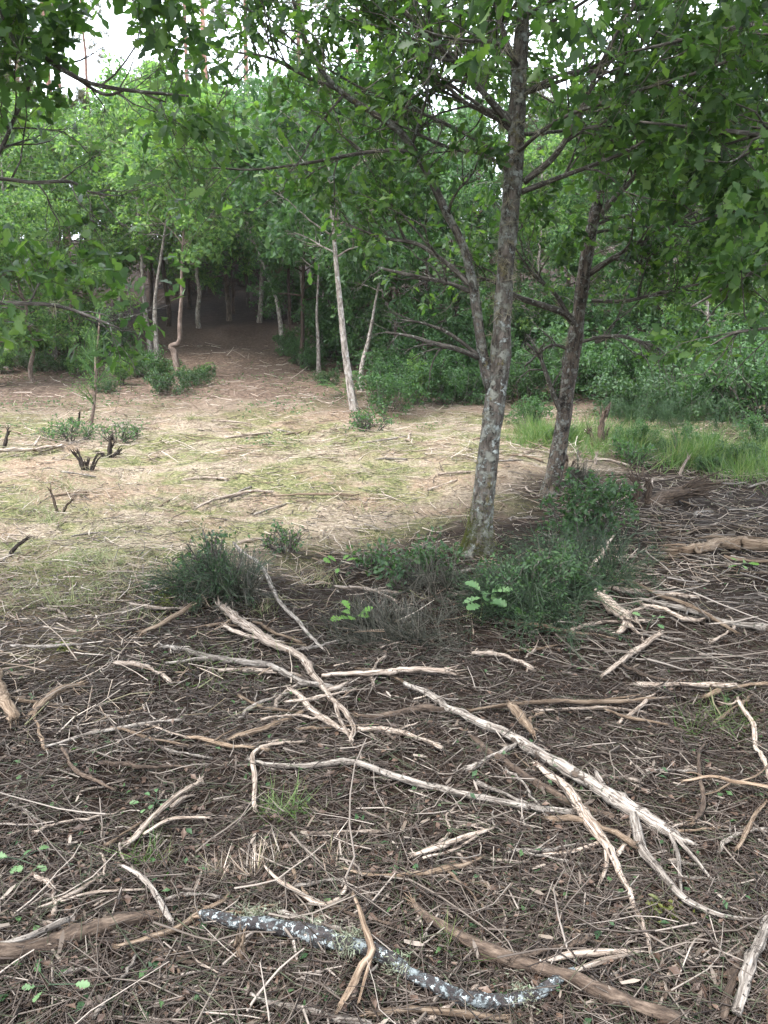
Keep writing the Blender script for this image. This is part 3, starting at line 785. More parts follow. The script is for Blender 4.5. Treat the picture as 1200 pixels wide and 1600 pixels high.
def pine_meshes(seed, hgt, cr, clear, n, bark, r0=.16, dens=900, dead=True):
    g = np.random.default_rng(seed)
    zz = np.linspace(-.2, hgt, 16); off = np.cumsum(g.normal(size=(16, 2)) * .05, 0)
    tp = spline(np.stack([off[:, 0], off[:, 1], zz], -1), 40); tr = r0 * np.linspace(1, .15, 40)
    trunk = MB().tubes(tp, tr, 9, rough=.08).mesh('trunk', bark)
    ls, lr = [], []
    for i in range(n):
        f = clear + (1 - clear) * g.random() ** .9
        k = min(39, int(f * 39)); az = g.uniform(0, 6.28)
        ln = cr * (1.12 - (f - clear) / (1 - clear)) * g.uniform(.6, 1.1)
        d = nrm(np.array([math.cos(az), math.sin(az), .25 * g.normal() + .1])); pts = [tp[k]]
        for j in range(4):
            d = nrm(d + g.normal(size=3) * .15 + np.array([0, 0, .06])); pts.append(pts[-1] + d * ln / 4)
        ls.append(spline(np.array(pts), 8)); lr.append(np.linspace(.03, .008, 8))
    SP, SR = np.array(ls), np.array(lr)
    B, Br, _ = sprout(SP, SR, g, dens // 5, .3, 1., (.3, .9), (.4, 1.), .15, K=4, jit=.2, rr=.6)
    mb = MB().tubes(SP, SR, 5).tubes(B, np.maximum(Br, .006), 3)
    if dead:
        m = 40; k = (g.uniform(.06, clear, m) * 39).astype(int); az = g.uniform(0, 6.28, m)
        d = np.stack([np.cos(az), np.sin(az), g.normal(size=m) * .2], -1)
        ln = g.uniform(.3, 1.1, m)[:, None]
        PLd = np.stack([tp[k], tp[k] + d * ln * .5, tp[k] + d * ln + np.array([0, 0, -.1])], 1)
        mb.tubes(PLd, np.tile([.014, .01, .004], (m, 1)), 3)
    limbs = mb.mesh('limbs', bark)
    N = dens * 22
    p, Rm = leaf_frames(B, Br, g, dens, t0=.3, spread=.06)
    p = np.repeat(p, 22, 0) + g.normal(size=(N, 3)) * .05
    d = nrm(g.normal(size=(N, 3)) + np.array([0, 0, .35]))
    tv = SPIKE[0].copy(); tv[:, 0] *= .085
    V, T = inst(tv, SPIKE[1], p, frames(d, g.normal(size=(N, 3))), g.uniform(.14, .26, N))
    return trunk, limbs, mk_mesh('crown', V, T, M_NEEDLE, smooth=False)

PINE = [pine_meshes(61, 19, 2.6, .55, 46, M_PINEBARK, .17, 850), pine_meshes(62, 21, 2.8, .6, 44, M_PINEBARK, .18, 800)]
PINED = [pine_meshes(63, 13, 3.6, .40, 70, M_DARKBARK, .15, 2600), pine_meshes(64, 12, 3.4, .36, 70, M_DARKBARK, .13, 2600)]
for i, ((px, d, s), od) in enumerate(ranked([(108, 40, 1.), (72, 44, 1.05), (130, 50, 1.), (165, 55, .9), (20, 38, 1.), (332, 40, 1.), (318, 46, 1.), (400, 42, 1.), (470, 46, 1.), (-60, 42, 1.1), (560, 48, 1.)])):
    put_tree('pine_tree', PINE[i % 2], at(px, d), od + ' of the tall reddish pines rising above the wood', 'tall pines behind the wood', g.uniform(0, 6.28), s)
k = 0
for d in (25.5, 28.5, 32, 36):
    for px in range(-140, 1400, 105 if d < 30 else 120):
        q = px + g.uniform(-38, 38); dd = d + g.uniform(-1.2, 1.2)
        if 300 < q < 400 and d < 27: continue
        gap = 90 < q < 260 and d > 29
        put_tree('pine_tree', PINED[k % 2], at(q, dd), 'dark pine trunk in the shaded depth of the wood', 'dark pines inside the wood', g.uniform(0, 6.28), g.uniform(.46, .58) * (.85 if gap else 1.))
        k += 1
# feathery grey-green pine on the left
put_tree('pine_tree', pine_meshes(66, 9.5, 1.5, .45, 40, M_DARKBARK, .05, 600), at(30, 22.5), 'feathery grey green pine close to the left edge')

# ------------------------------------------------------------------ shrubs and ferns
def bush_meshes(seed, rad, hgt, nleaf, mat, size, tmpl=OAK_LO, stems=14):
    g = np.random.default_rng(seed)
    az = g.uniform(0, 6.28, stems); rr = rad * np.sqrt(g.random(stems))
    tip = np.stack([np.cos(az) * rr, np.sin(az) * rr, hgt * g.uniform(.6, 1., stems) * np.sqrt(np.maximum(.15, 1 - (rr / rad) ** 2 * .7))], -1)
    base = tip * np.array([.25, .25, 0]) + np.array([0, 0, -.05])
    mid = (base + tip) / 2 + g.normal(size=tip.shape) * rad * .12
    PL = np.stack([spline(np.array(q), 7) for q in zip(base, mid, tip)])
    RL = np.tile(np.linspace(.012, .004, 7), (stems, 1))
    B, Br, _ = sprout(PL, RL, g, stems * 9, .15, 1., (rad * .25, rad * .6), (.4, 1.2), .1, K=4, jit=.25)
    st = MB().tubes(PL, RL, 4).tubes(B, np.maximum(Br, .002), 3).mesh('stems', M_TWIGBARK)
    p, Rm = leaf_frames(B, Br, g, nleaf, t0=.1, spread=rad * .05)
    V, T = inst(tmpl[0], tmpl[1], p, Rm, g.uniform(size[0], size[1], nleaf))
    return st, mk_mesh('foliage', V, T, mat, smooth=False)

def put_bush(meshes, loc, label, group=None, rz=0, sc=1., name='shrub'):
    root = thing(name, loc, label, 'shrub', group, rz, sc)
    link('stems', meshes[0], root); link('foliage', meshes[1], root, kind='stuff')

BUSH = [bush_meshes(71, .9, 1.25, 3400, M_DARKLEAF, (.06, .10)), bush_meshes(72, .8, .8, 2800, M_SHRUBLEAF, (.05, .09)),
        bush_meshes(73, .7, 1.5, 3000, M_EDGELEAF, (.07, .11))]
for (px, py, v, s), od in ranked([(610, 640, 0, .7), (650, 632, 2, .6), (700, 632, 0, .75), (740, 630, 1, .8), (625, 612, 0, 1.), (690, 606, 0, 1.2), (760, 612, 0, 1.)]):
    put_bush(BUSH[v], G(px, py), od + ' of the leafy shrubs under the trees behind the forked oak', 'shrubs behind the forked oak', g.uniform(0, 6.28), s)
for (px, py, v, s), od in ranked([(815, 632, 0, .8), (860, 622, 0, 1.), (930, 620, 0, .9), (985, 648, 1, 1.), (1030, 655, 1, .9), (1090, 650, 0, .9), (1150, 648, 0, .9), (1200, 655, 0, 1.1), (960, 612, 0, 1.2), (1060, 618, 0, 1.3), (1130, 615, 0, 1.4), (1190, 615, 0, 1.5), (1260, 640, 0, 1.3), (890, 600, 0, 1.4)]):
    put_bush(BUSH[v], G(px, py), od + ' of the dense dark shrubs along the right wood edge', 'shrubs along the right wood edge', g.uniform(0, 6.28), s)
for (px, py, v, s), od in ranked([(245, 598, 0, .6), (262, 612, 1, .6), (215, 590, 0, .5), (305, 600, 1, .45), (470, 570, 0, .5), (490, 580, 0, .5), (520, 560, 0, .9), (455, 555, 0, .6), (320, 588, 1, .35), (510, 600, 1, .4)]):
    put_bush(BUSH[v], G(px, py), od + ' of the low undergrowth clumps beside the dark path', 'undergrowth beside the path', g.uniform(0, 6.28), s)
for (px, py, v, s), od in ranked([(20, 560, 2, .8), (85, 555, 2, .7), (130, 590, 2, .45), (190, 600, 2, .5), (-30, 570, 2, 1.), (50, 535, 0, 1.1), (110, 540, 0, 1.1), (180, 560, 0, .8), (0, 585, 2, .5), (60, 560, 2, .6), (140, 572, 2, .5), (205, 578, 2, .45), (-20, 600, 2, .45), (165, 612, 1, .36), (30, 575, 1, .6), (70, 580, 1, .6), (110, 578, 1, .55)]):
    put_bush(BUSH[v], G(px, py), od + ' of the light green shrubs at the left wood edge', 'light undergrowth on the left', g.uniform(0, 6.28), s)
# dim thicket deeper inside the wood
for (px, d, s), od in ranked([(540, 22, 1.3), (600, 20, 1.5), (680, 20.5, 1.6), (750, 20, 1.5), (820, 20, 1.5), (900, 19.5, 1.6), (980, 20, 1.6), (1060, 20, 1.7), (1140, 19.5, 1.6), (1220, 19, 1.6), (460, 27, 1.3), (520, 27, 1.5)]):
    put_bush(BUSH[0], at(px, d), od + ' of the tall shrubs in the dim thicket inside the wood', 'thicket inside the wood', g.uniform(0, 6.28), s)

DEADB = bush_meshes(88, .9, 1.1, 2600, M_DEADLEAF, (.05, .10), DIAM, 20)
for (px, d, s), od in ranked([(300, 31.5, 1.), (335, 33, 1.1), (360, 35, 1.2), (390, 33, .9), (415, 34, 1.2), (445, 31, 1.), (370, 38, 1.5), (320, 37, 1.4), (420, 38, 1.5), (275, 33, 1.2)]):
    put_bush(DEADB, at(px, d), od + ' of the dead brown thickets at the end of the dark path', 'dead thickets at the end of the path', g.uniform(0, 6.28), s)

def frond_mesh(seed, n=15):
    """one bracken frond, 1 long: arched rachis with paired toothed pinnae"""
    g = np.random.default_rng(seed)
    t = np.linspace(0, 1, 12)
    rp = np.stack([0 * t, t * .93, .55 * np.sin(t * 2.1) * .75], -1)
    mb = MB().tubes(rp, np.linspace(.008, .002, 12), 4)
    for k in range(n):
        f = .22 + .76 * k / (n - 1)
        i = f * 11; j = int(min(10, i)); p = rp[j] + (rp[j + 1] - rp[j]) * (i - j)
        ln = .30 * (1 - f) ** .75 + .03
        for s in (-1, 1):
            d = nrm(np.array([s, .55, -.12 + g.normal() * .1]))
            m = 6
            for q in range(m):
                u = (q + .5) / m
                c = p + d * ln * u
                for e in (-1, 1):
                    dd = nrm(np.array([e * s * .35 * 0 + d[0] * .5, d[1] * .5 + e * .9, d[2]]))
                    l2 = ln * .26 * (1 - u * .75) + .006
                    wv = d * l2 * .30
                    mb.add(np.array([c - wv, c + wv, c + dd * l2]), np.array([[0, 1, 2]]))
    return mb.mesh('frond', M_FERN, smooth=False)
FROND = [frond_mesh(81), frond_mesh(82, 13)]

def fern(loc, n, ln, label, seed, group=None):
    g = np.random.default_rng(seed)
    root = thing('fern', loc, label, 'fern', group)
    for i in range(n):
        o = link('frond', FROND[i % 2], root)
        s = ln * g.uniform(.7, 1.1)
        o.scale = (s, s, s); o.rotation_euler = (g.uniform(-.15, .35), g.normal() * .15, i * 6.28 / n + g.normal() * .3)
    return root
fern(G(538, 618), 6, .8, 'bracken fern left of the leaning slender trunk', 1)
fern(G(596, 618), 5, .8, 'bracken fern behind the base of the leaning slender trunk', 2)
fern(G(1068, 648), 7, 1.3, 'tall pale green bracken fern on the right behind the grass', 3)
fern(G(1110, 640), 6, 1.2, 'bracken fern further right behind the tall grass', 4)
fern(G(655, 628), 6, .9, 'bracken fern in the shrubs left of the forked oak', 5)
fern(G(305, 592), 5, .6, 'small fern at the foot of the kinked trunk', 6)
fern(G(880, 925), 4, .42, 'small fern with arching frond in the shrubs below the oaks', 7)
fern(G(838, 975), 4, .40, 'small fern at the front of the shrubs below the forked oak', 8)

def broom(loc, rad, hgt, n, label, seed, mat=M_BROOM, droop=.6, fine=15, name='broom_shrub'):
    """wiry shrub: arching green stems carrying many fine twigs"""
    g = np.random.default_rng(seed)
    az = g.uniform(0, 6.28, n); rr = rad * np.sqrt(g.random(n)); c, s = np.cos(az), np.sin(az)
    bump = .55 + .45 * np.sin(c * rr / rad * 4.1 + seed) * np.sin(s * rr / rad * 3.3 + seed * 1.7)
    h = hgt * g.uniform(.35, 1., n) * (.5 + .6 * bump) * (1.05 - .6 * (rr / rad) ** 2)
    bz = g.uniform(0, 6.28, n) * .6 + az * .4
    ln = g.uniform(.4, 1.1, n) * (hgt * droop + .5 * rad * droop + .04)
    A = np.stack([c * rr * .75, s * rr * .75, 0 * h - .03], -1)
    Bm = A + np.stack([np.cos(bz) * ln * .35, np.sin(bz) * ln * .35, h], -1) + g.normal(size=(n, 3)) * hgt * .06
    C = A + np.stack([np.cos(bz) * ln, np.sin(bz) * ln, h * (1 - droop * g.uniform(.2, 1., n))], -1) + g.normal(size=(n, 3)) * hgt * .12
    PL = np.stack([spline(np.array(q), 7) for q in zip(A, Bm, C)]); RL = np.tile(np.linspace(.004, .0015, 7), (n, 1))
    Tw, Tr, _ = sprout(PL, RL, g, n * fine, .15, 1., (.10, .26), (.15, .7), .1, K=3, jit=.18, rr=.7)
    root = thing(name, loc, label, 'shrub')
    if mat is not M_DEADBROOM:
        nl = n * 34
        pl, Rl = leaf_frames(Tw, Tr, g, nl, t0=.05, spread=.006)
        V, T = inst(DIAM[0] * np.array([.8, 1, 1]), DIAM[1], pl, Rl, g.uniform(.009, .022, nl))
        link('leaves', mk_mesh('leaves', V, T, M_SHRUBLEAF, smooth=False), root, kind='stuff')
    link('stems', MB().tubes(PL, RL, 3).mesh('stems', mat), root)
    V, T, _ = tubes(Tw, np.maximum(Tr, .0016), 3)
    link('foliage', mk_mesh('foliage', V, T, mat), root, kind='stuff')
    return root
broom(G(835, 955), .48, .36, 90, 'dark green wiry shrub filling the ground in front of both oaks', 91)
broom(G(815, 945), .35, .3, 50, 'dark green wiry shrub tight against the forked oak', 92)
broom(G(915, 905), .5, .45, 70, 'dark green wiry shrub right of the forked oak', 93)
broom(G(340, 925), .34, .30, 60, 'rounded dark wiry shrub with leafy top in the left of the clearing', 94)
broom(G(365, 930), .3, .28, 40, 'grey dead wisps around the rounded wiry shrub', 194, M_DEADBROOM, .7)
broom(G(650, 985), .5, .12, 60, 'grey dead wiry brash heaped left of the green shrub', 95, M_DEADBROOM, .8)
broom(G(600, 1000), .45, .12, 50, 'low grey brash in front of the dead brash heap', 96, M_DEADBROOM, .9)
broom(G(690, 930), .25, .26, 28, 'upright grey twiggy brash against the foot of the forked oak', 97, M_DEADBROOM, .5)
broom(G(905, 770), .12, .36, 40, 'upright bundle of grey dead twigs behind the thinner oak', 98, M_DEADBROOM, .1)
sb = G(140, 668)
gs = np.random.default_rng(99)
sapl = thing('sapling', sb, 'thin feathery green sapling standing alone on the left of the clearing', 'sapling')
sp_, sr_ = stem([(140, 672, 7), (146, 640, 5), (149, 600, 4.5), (150, 560, 4), (154, 520, 3), (156, 490, 2)], sb[1], 24)
link('stem', MB().tubes(sp_, sr_, 7).mesh('stem', M_REDBARK), sapl, world=True)
sB, sBr, _ = sprout(sp_[None], sr_[None], gs, 34, .2, .95, (.25, .5), (.6, 1.2), .2, K=5, jit=.15, rr=.5)
sT, sTr, _ = sprout(sB, sBr, gs, 300, .15, 1., (.10, .28), (.3, .8), .1, K=3, jit=.2)
link('twigs', MB().tubes(sB, np.maximum(sBr, .002), 4).tubes(sT, np.maximum(sTr, .0013), 3).mesh('twigs', M_FERN), sapl, world=True, kind='stuff')
pl, Rl = leaf_frames(sT, sTr, gs, 800, t0=.1, spread=.02)
Vl, Tl = inst(DIAM[0], DIAM[1], pl, Rl, gs.uniform(.015, .032, 800))
link('foliage', mk_mesh('foliage', Vl, Tl, M_EDGELEAF, smooth=False), sapl, world=True, kind='stuff')
broom(G(1010, 668), .9, .75, 40, 'feathery green bush behind the dark stump on the right', 100, M_SHRUBLEAF, .4, 34)
broom(G(1090, 668), .8, .6, 30, 'feathery dark bush beside the tall right grass', 101, M_SHRUBLEAF, .4, 34)
put_bush(bush_meshes(74, .42, .62, 1900, M_SHRUBLEAF, (.035, .06)), G(915, 850), 'leafy green shrub at the foot of the thinner oak')
put_bush(bush_meshes(174, .40, .34, 1700, M_SHRUBLEAF, (.02, .042)), G(815, 935), 'dense small leaved shrub between the two oaks')
put_bush(bush_meshes(175, .36, .28, 1300, M_SHRUBLEAF, (.018, .04)), G(880, 925), 'small leaved shrub with a fern in it, right of the forked oak')
put_bush(bush_meshes(75, .35, .34, 700, M_SHRUBLEAF, (.035, .06)), G(640, 905), 'low leafy bramble left of the forked oak')
put_bush(bush_meshes(76, .25, .22, 330, M_SHRUBLEAF, (.035, .055)), G(585, 895), 'small leafy bramble further left of the forked oak')
put_bush(bush_meshes(77, .22, .46, 260, M_SHRUBLEAF, (.03, .05)), G(338, 915), 'small leaved sprouts growing through the rounded wiry shrub')
put_bush(bush_meshes(78, .24, .2, 220, M_SHRUBLEAF, (.03, .05)), G(450, 862), 'low green leafy sprig right of the rounded wiry shrub')
put_bush(bush_meshes(79, .3, .28, 500, M_DARKLEAF, (.03, .05)), G(185, 690), 'low green weed clump behind the dark burnt stub')
put_bush(bush_meshes(80, .5, .26, 800, M_DARKLEAF, (.03, .05)), G(110, 688), 'low green weed strip at the foot of the sapling')
put_bush(bush_meshes(83, .4, .3, 600, M_DARKLEAF, (.04, .06)), G(580, 672), 'low green weed patch right of the leaning slender trunk')
for (px, py, v, s_), od in ranked([(880, 690, 1, .3), (990, 702, 0, .32), (1040, 712, 1, .35), (1085, 705, 0, .3), (1150, 725, 1, .4), (1190, 700, 0, .4), (825, 668, 0, .4), (1110, 735, 1, .25)]):
    put_bush(BUSH[v], G(px, py), od + ' of the leafy weeds standing in the tall grass on the right', 'weeds in the tall grass', g.uniform(0, 6.28), s_)
put_bush(bush_meshes(84, .3, .25, 500, M_DARKLEAF, (.04, .06)), G(985, 722), 'low leafy weed at the edge of the right grass')

def seedling(loc, n, hgt, size, leafmesh, label, seed, upright=.3):
    g = np.random.default_rng(seed)
    root = thing('oak_seedling', loc, label, 'seedling')
    tip = np.array([.03, -.02, hgt])
    mb = MB().tubes(spline(np.array([[0, 0, -.03], [.02, 0, hgt * .5], tip]), 8), np.linspace(.005, .003, 8), 5)
    pts = []
    for i in range(n):
        az = i * 2.4 + g.normal() * .3; f = 1 - .5 * (i / n) * g.random()
        st = np.array([.03 * f, -.02 * f, hgt * f]); d = nrm(np.array([math.cos(az), math.sin(az), upright + g.normal() * .2]))
        e = st + d * g.uniform(.02, .07); mb.tubes(np.stack([st, e]), np.array([.002, .0015]), 3); pts.append((e, d))
    link('stem', mb.mesh('stem', M_BROOM), root)
    for e, d in pts:
        o = link('leaf', leafmesh, root)
        nn = nrm(np.array([-.1, -.5, 1.]) + g.normal(size=3) * .25)
        o.matrix_basis = rot_to_mat(frames(d, nn), e, float(g.uniform(.75, 1.1) * size))
seedling(G(752, 975), 13, .2, .13, LEAF_SEED, 'pale green oak seedling in front of the dark shrub', 111)
seedling(G(545, 985), 8, .10, .10, LEAF_BRIGHT, 'bright green seedling beside the dead brash heap', 112)
seedling(G(525, 900), 5, .10, .09, LEAF_BRIGHT, 'small green seedling left of the brambles', 113)
seedling(G(22, 1355), 7, .04, .05, LEAF_SEED, 'pale green leaf sprig lying at the left edge of the foreground', 114, 0)
seedling(G(235, 1262), 8, .04, .036, LEAF_SEED, 'small pale green sprig above the pale split stick', 115, .1)
seedling(G(66, 1545), 5, .03, .04, LEAF_SEED, 'small pale leaf sprig in the lower left corner', 116, 0)
seedling(G(1150, 900), 6, .1, .07, LEAF_BRIGHT, 'small green sprig in the brash at the right', 117)
seedling(G(1008, 985), 5, .08, .06, LEAF_SEED, 'small green sprig right of the chunky broken log', 118)

# ------------------------------------------------------------------ grass
def grass(name, label, px, py, hrange, wd, mat, seed, lean=.35, cat='grass'):
    g = np.random.default_rng(seed)
    p = G(px, py); n = len(p)
    cl = hnoise(p * np.array([3.1, 3.1, 0]) + seed)
    d = nrm(np.stack([g.normal(size=n) * lean + .5 * hnoise(p * np.array([1.7, 1.7, 0]) + 9), g.normal(size=n) * lean, np.ones(n)], -1))
    h = g.uniform(hrange[0], hrange[1], n) * (np.clip(.75 + .9 * cl, .25, 1.5) if n > 1000 else 1.)
    tv = BLADE[0].copy(); tv[:, 0] *= wd; tv[:, 2] += np.array([0, 0, .03, .03, .22])
    V, T = inst(tv, BLADE[1], p - d * .01, frames(d, g.normal(size=(n, 3))), h)
    link(name, mk_mesh(name, V, T, mat, smooth=False), kind='stuff', label=label, category=cat)
g = np.random.default_rng(120)
def blob(cx, cy, sx, sy, n): return cx + g.normal(size=n) * sx, cy + g.normal(size=n) * sy
q = [blob(850, 684, 35, 10, 1900), blob(960, 698, 45, 12, 2600), blob(905, 680, 40, 9, 1500)]
grass('tall_grass', 'bright green tall grass behind the thinner oak', np.concatenate([a for a, b in q]), np.concatenate([b for a, b in q]), (.08, .36), .026, M_GRASS, 1, .6)
q = [blob(1130, 714, 45, 14, 2900), blob(1190, 724, 30, 15, 2300), blob(1060, 708, 35, 11, 1600)]
grass('tall_grass', 'lush green tall grass at the right edge of the clearing', np.concatenate([a for a, b in q]), np.concatenate([b for a, b in q]), (.10, .42), .022, M_GRASS, 2, .6)
q = [blob(710, 685, 40, 12, 1500), blob(360, 712, 90, 14, 2500), blob(560, 690, 60, 12, 1200), blob(60, 800, 70, 30, 2400), blob(200, 880, 90, 25, 2400), blob(400, 850, 60, 15, 1500), blob(130, 940, 70, 18, 1200), blob(700, 660, 120, 6, 1500), blob(250, 780, 100, 30, 1500), blob(430, 730, 60, 10, 1200), blob(520, 760, 70, 16, 1200), blob(80, 860, 50, 16, 1500), blob(300, 830, 50, 10, 900), blob(640, 740, 50, 14, 800), blob(150, 740, 60, 10, 800)]
grass('short_grass', 'short green tufts scattered over the dry clearing', np.concatenate([a for a, b in q]), np.concatenate([b for a, b in q]), (.03, .12), .03, M_PALEGRASS, 3, 1.3)
n = 26000
px = g.uniform(-250, 1450, n); py = 640 + 360 * g.random(n) ** 1.1
pp = G(px, py); keep = (zone(pp[:, 0], pp[:, 1]) + g.normal(size=n) * .9 > 0) & (pp[:, 1] < 17)
grass('dry_grass', 'dry yellow grass and straw covering the clearing', px[keep], py[keep], (.03, .13), .03, M_DRYGRASS, 4, 2.0)
q = [blob(390, 1362, 17, 7, 110), blob(425, 1345, 20, 9, 60), blob(525, 1345, 14, 12, 50), blob(342, 1365, 7, 5, 40)]
grass('straw_tuft', 'pale dry straw tuft standing in the foreground left of centre', np.concatenate([a for a, b in q]), np.concatenate([b for a, b in q]), (.04, .13), .035, M_STRAW, 5, .75)
q = [blob(430, 1270, 22, 8, 90), blob(470, 1265, 16, 7, 50), blob(1130, 1130, 40, 18, 250), blob(330, 1050, 50, 20, 150), blob(700, 1480, 30, 8, 60), blob(230, 1345, 20, 6, 60)]
grass('green_grass_tuft', 'thin green grass tufts in the foreground litter', np.concatenate([a for a, b in q]), np.concatenate([b for a, b in q]), (.05, .16), .02, M_GRASS, 6, 1.)

tc = np.stack([g.uniform(-120, 800, 150), 655 + 310 * g.random(150) ** 1.2], -1)
for nm_, lab_, m_, sl, hr in (('grass_tufts', 'raised green grass tufts dotted over the clearing', M_PALEGRASS, slice(0, 80), (.05, .17)), ('dry_grass_tufts', 'raised dry straw coloured tufts dotted over the clearing', M_DRYGRASS, slice(80, 150), (.04, .14))):
    c_ = np.repeat(tc[sl], 34, 0); k_ = (c_[:, 1:] - 560) / 300
    q_ = c_ + g.normal(size=c_.shape) * np.array([11, 3.2]) * k_
    grass(nm_, lab_, q_[:, 0], q_[:, 1], hr, .03, m_, 21, .75)

# ------------------------------------------------------------------ fine litter on the ground
def scatter(n, y0, y1, pw, g):
    px = g.uniform(-350, 1550, n); py = y0 + (y1 - y0) * g.random(n) ** pw
    return G(px, py)

def twig_litter(name, label, p, L, rad, mat, seed, bend=.25, lift=.012, tilt=.16, K=3, align=None):
    g = np.random.default_rng(seed); n = len(p)
    az = g.uniform(0, 6.28, n) if align is None else align + g.normal(size=n) * .75
    d = np.stack([np.cos(az), np.sin(az), g.normal(size=n) * tilt], -1)
    ln = L[0] * (L[1] / L[0]) ** g.random(n)
    pts = [p + np.stack([0 * az, 0 * az, np.abs(g.normal(size=n)) * lift], -1) - d * ln[:, None] * .5]
    for k in range(K - 1):
        d = nrm(d + g.normal(size=(n, 3)) * np.array([bend, bend, bend * .5])); pts.append(pts[-1] + d * (ln / (K - 1))[:, None])
    PL = np.stack(pts, 1)
    hz = H(PL[..., 0], PL[..., 1])
    PL[..., 2] = np.maximum(PL[..., 2] - p[:, None, 2] * 0, hz + .002)
    r = rad[0] * (rad[1] / rad[0]) ** g.random(n)
    V, T, _ = tubes(PL, r[:, None] * np.linspace(1, .45, K)[None], 3)
    link(name, mk_mesh(name, V, T, mat), kind='stuff', label=label, category='litter')

g = np.random.default_rng(130)
p = scatter(30000, 770, 1950, 1.0, g); p = p[(zone(p[:, 0], p[:, 1]) + g.normal(size=len(p)) * .8) < .2]
twig_litter('twig_litter', 'fine brown twigs matted over the foreground', p, (.05, .26), (.0011, .0032), M_LITTER, 1)
p = scatter(7500, 860, 1180, 1., g); p = p[zone(p[:, 0], p[:, 1]) + g.normal(size=len(p)) * .8 < 0]
twig_litter('shredded_bark_litter', 'short brown shreds of bark and twig around the shrubs and pale branches', p, (.03, .14), (.0014, .0045), M_LITTER, 12, lift=.02)
p = scatter(2600, 860, 1180, 1., g); p = p[zone(p[:, 0], p[:, 1]) + g.normal(size=len(p)) * .8 < 0]
twig_litter('pale_shred_litter', 'short pale wood shreds around the shrubs and pale branches', p, (.03, .15), (.0014, .0042), M_NEARSTRAW, 13, lift=.02)
p = scatter(9000, 800, 1950, .95, g); p = p[(zone(p[:, 0], p[:, 1]) + g.normal(size=len(p)) * .8) < 0]
twig_litter('cut_broom_litter', 'cut olive broom sprigs lying over the foreground', p, (.06, .24), (.001, .0022), M_GREENLIT, 2, bend=.15)
p = scatter(15000, 630, 1150, 1.1, g); p = p[(p[:, 1] < 22) & (zone(p[:, 0], p[:, 1]) + g.normal(size=len(p)) * 1.3 > -.6)]
twig_litter('straw_litter', 'pale straw and shredded twigs strewn over the clearing', p, (.07, .34), (.0018, .0055), M_STRAW, 3, lift=.02)
p = scatter(6500, 760, 1950, 1., g)
twig_litter('pale_twig_litter', 'pale broken twigs strewn through the brown litter', p, (.05, .24), (.0013, .0045), M_NEARSTRAW, 4)
p = scatter(5200, 540, 720, 1., g)
twig_litter('far_twig_litter', 'pale and brown twigs strewn along the back of the clearing', p, (.15, .55), (.003, .010), M_STRAW, 5, lift=.03)
p = scatter(5200, 560, 1000, 1., g); p = p[zone(p[:, 0], p[:, 1]) > -.5]
twig_litter('dark_twig_litter', 'dark broken twigs lying in the dry clearing', p, (.06, .3), (.002, .006), M_LITTER, 6, lift=.015)
p = G(g.uniform(860, 1500, 480), g.uniform(760, 1060, 480))
twig_litter('brushwood', 'tangled pale brushwood on the right of the clearing', p, (.12, .7), (.002, .0085), M_NEARSTRAW, 7, lift=.04, K=5, align=0., bend=.14)
p = G(g.uniform(870, 1550, 2600), 735 + 190 * g.random(2600) ** 1.2)
twig_litter('shredded_straw', 'flattened pinkish shreds of straw and wood right of the thinner oak', p, (.06, .3), (.0018, .005), M_STRAW, 9, lift=.025)
p = G(g.uniform(-150, 1500, 300), 900 + 700 * g.random(300))
twig_litter('thin_stick_litter', 'thin pale sticks crossing each other all over the foreground', p, (.18, .5), (.002, .005), M_NEARSTRAW, 8, lift=.02, K=6, bend=.3, tilt=.08)
# chips and dead leaves
def flakes(name, label, p, tmpl, size, mat, seed, stretch=(1, 1, 1), flat=1.2, cat='litter'):
    g = np.random.default_rng(seed); n = len(p)
    d = nrm(np.stack([g.normal(size=n), g.normal(size=n), g.normal(size=n) * .25], -1))
    Rm = frames(d, nrm(np.array([0, 0, flat]) + g.normal(size=(n, 3)) * .5))
    V, T = inst(tmpl[0] * np.array(stretch), tmpl[1], p + np.stack([0 * p[:, 0], 0 * p[:, 0], .006 + np.abs(g.normal(size=n)) * .01], -1), Rm, g.uniform(size[0], size[1], n))
    link(name, mk_mesh(name, V, T, mat, smooth=False), kind='stuff', label=label, category=cat)
flakes('dead_leaf_litter', 'brown dead leaves scattered through the litter', scatter(5500, 780, 1950, 1., g), OAK_LO, (.015, .042), M_DEADLEAF, 1)
CHIP = (np.array([(-.09, 0, 0), (.06, .05, .0), (-.11, .7, .02), (.10, .62, .02), (-.02, 1, -.01), (.05, .85, 0)], float), np.array([(0, 1, 3), (0, 3, 2), (2, 3, 5), (2, 5, 4)]))
flakes('leaf_crumb_litter', 'dark crumbs of rotted leaves and bark between the twigs', scatter(16000, 760, 1950, 1., g), DIAM, (.006, .017), M_DEADLEAF, 7, (1.3, 1, 1), .5)
flakes('wood_chip_litter', 'pale wood chips and splinters scattered over the ground', scatter(2400, 660, 1950, 1., g), CHIP, (.012, .06), M_CHIP, 2)
flakes('green_leaf_litter', 'small green leaves torn off and scattered on the ground', scatter(1600, 700, 1900, 1., g), OAK_LO, (.018, .04), M_DARKLEAF, 3)
wd = scatter(3800, 560, 700, 1., g); wd = wd[hnoise(wd * np.array([.9, .9, 0]) + 1.3) > .05]
flakes('weed_leaves', 'small green weeds dotted over the back of the clearing', np.repeat(wd, 5, 0) + g.normal(size=(len(wd) * 5, 3)) * np.array([.08, .08, .03]) + np.array([0, 0, .04]), OAK_LO, (.03, .06), M_DARKLEAF, 5, flat=.6, cat='weeds')
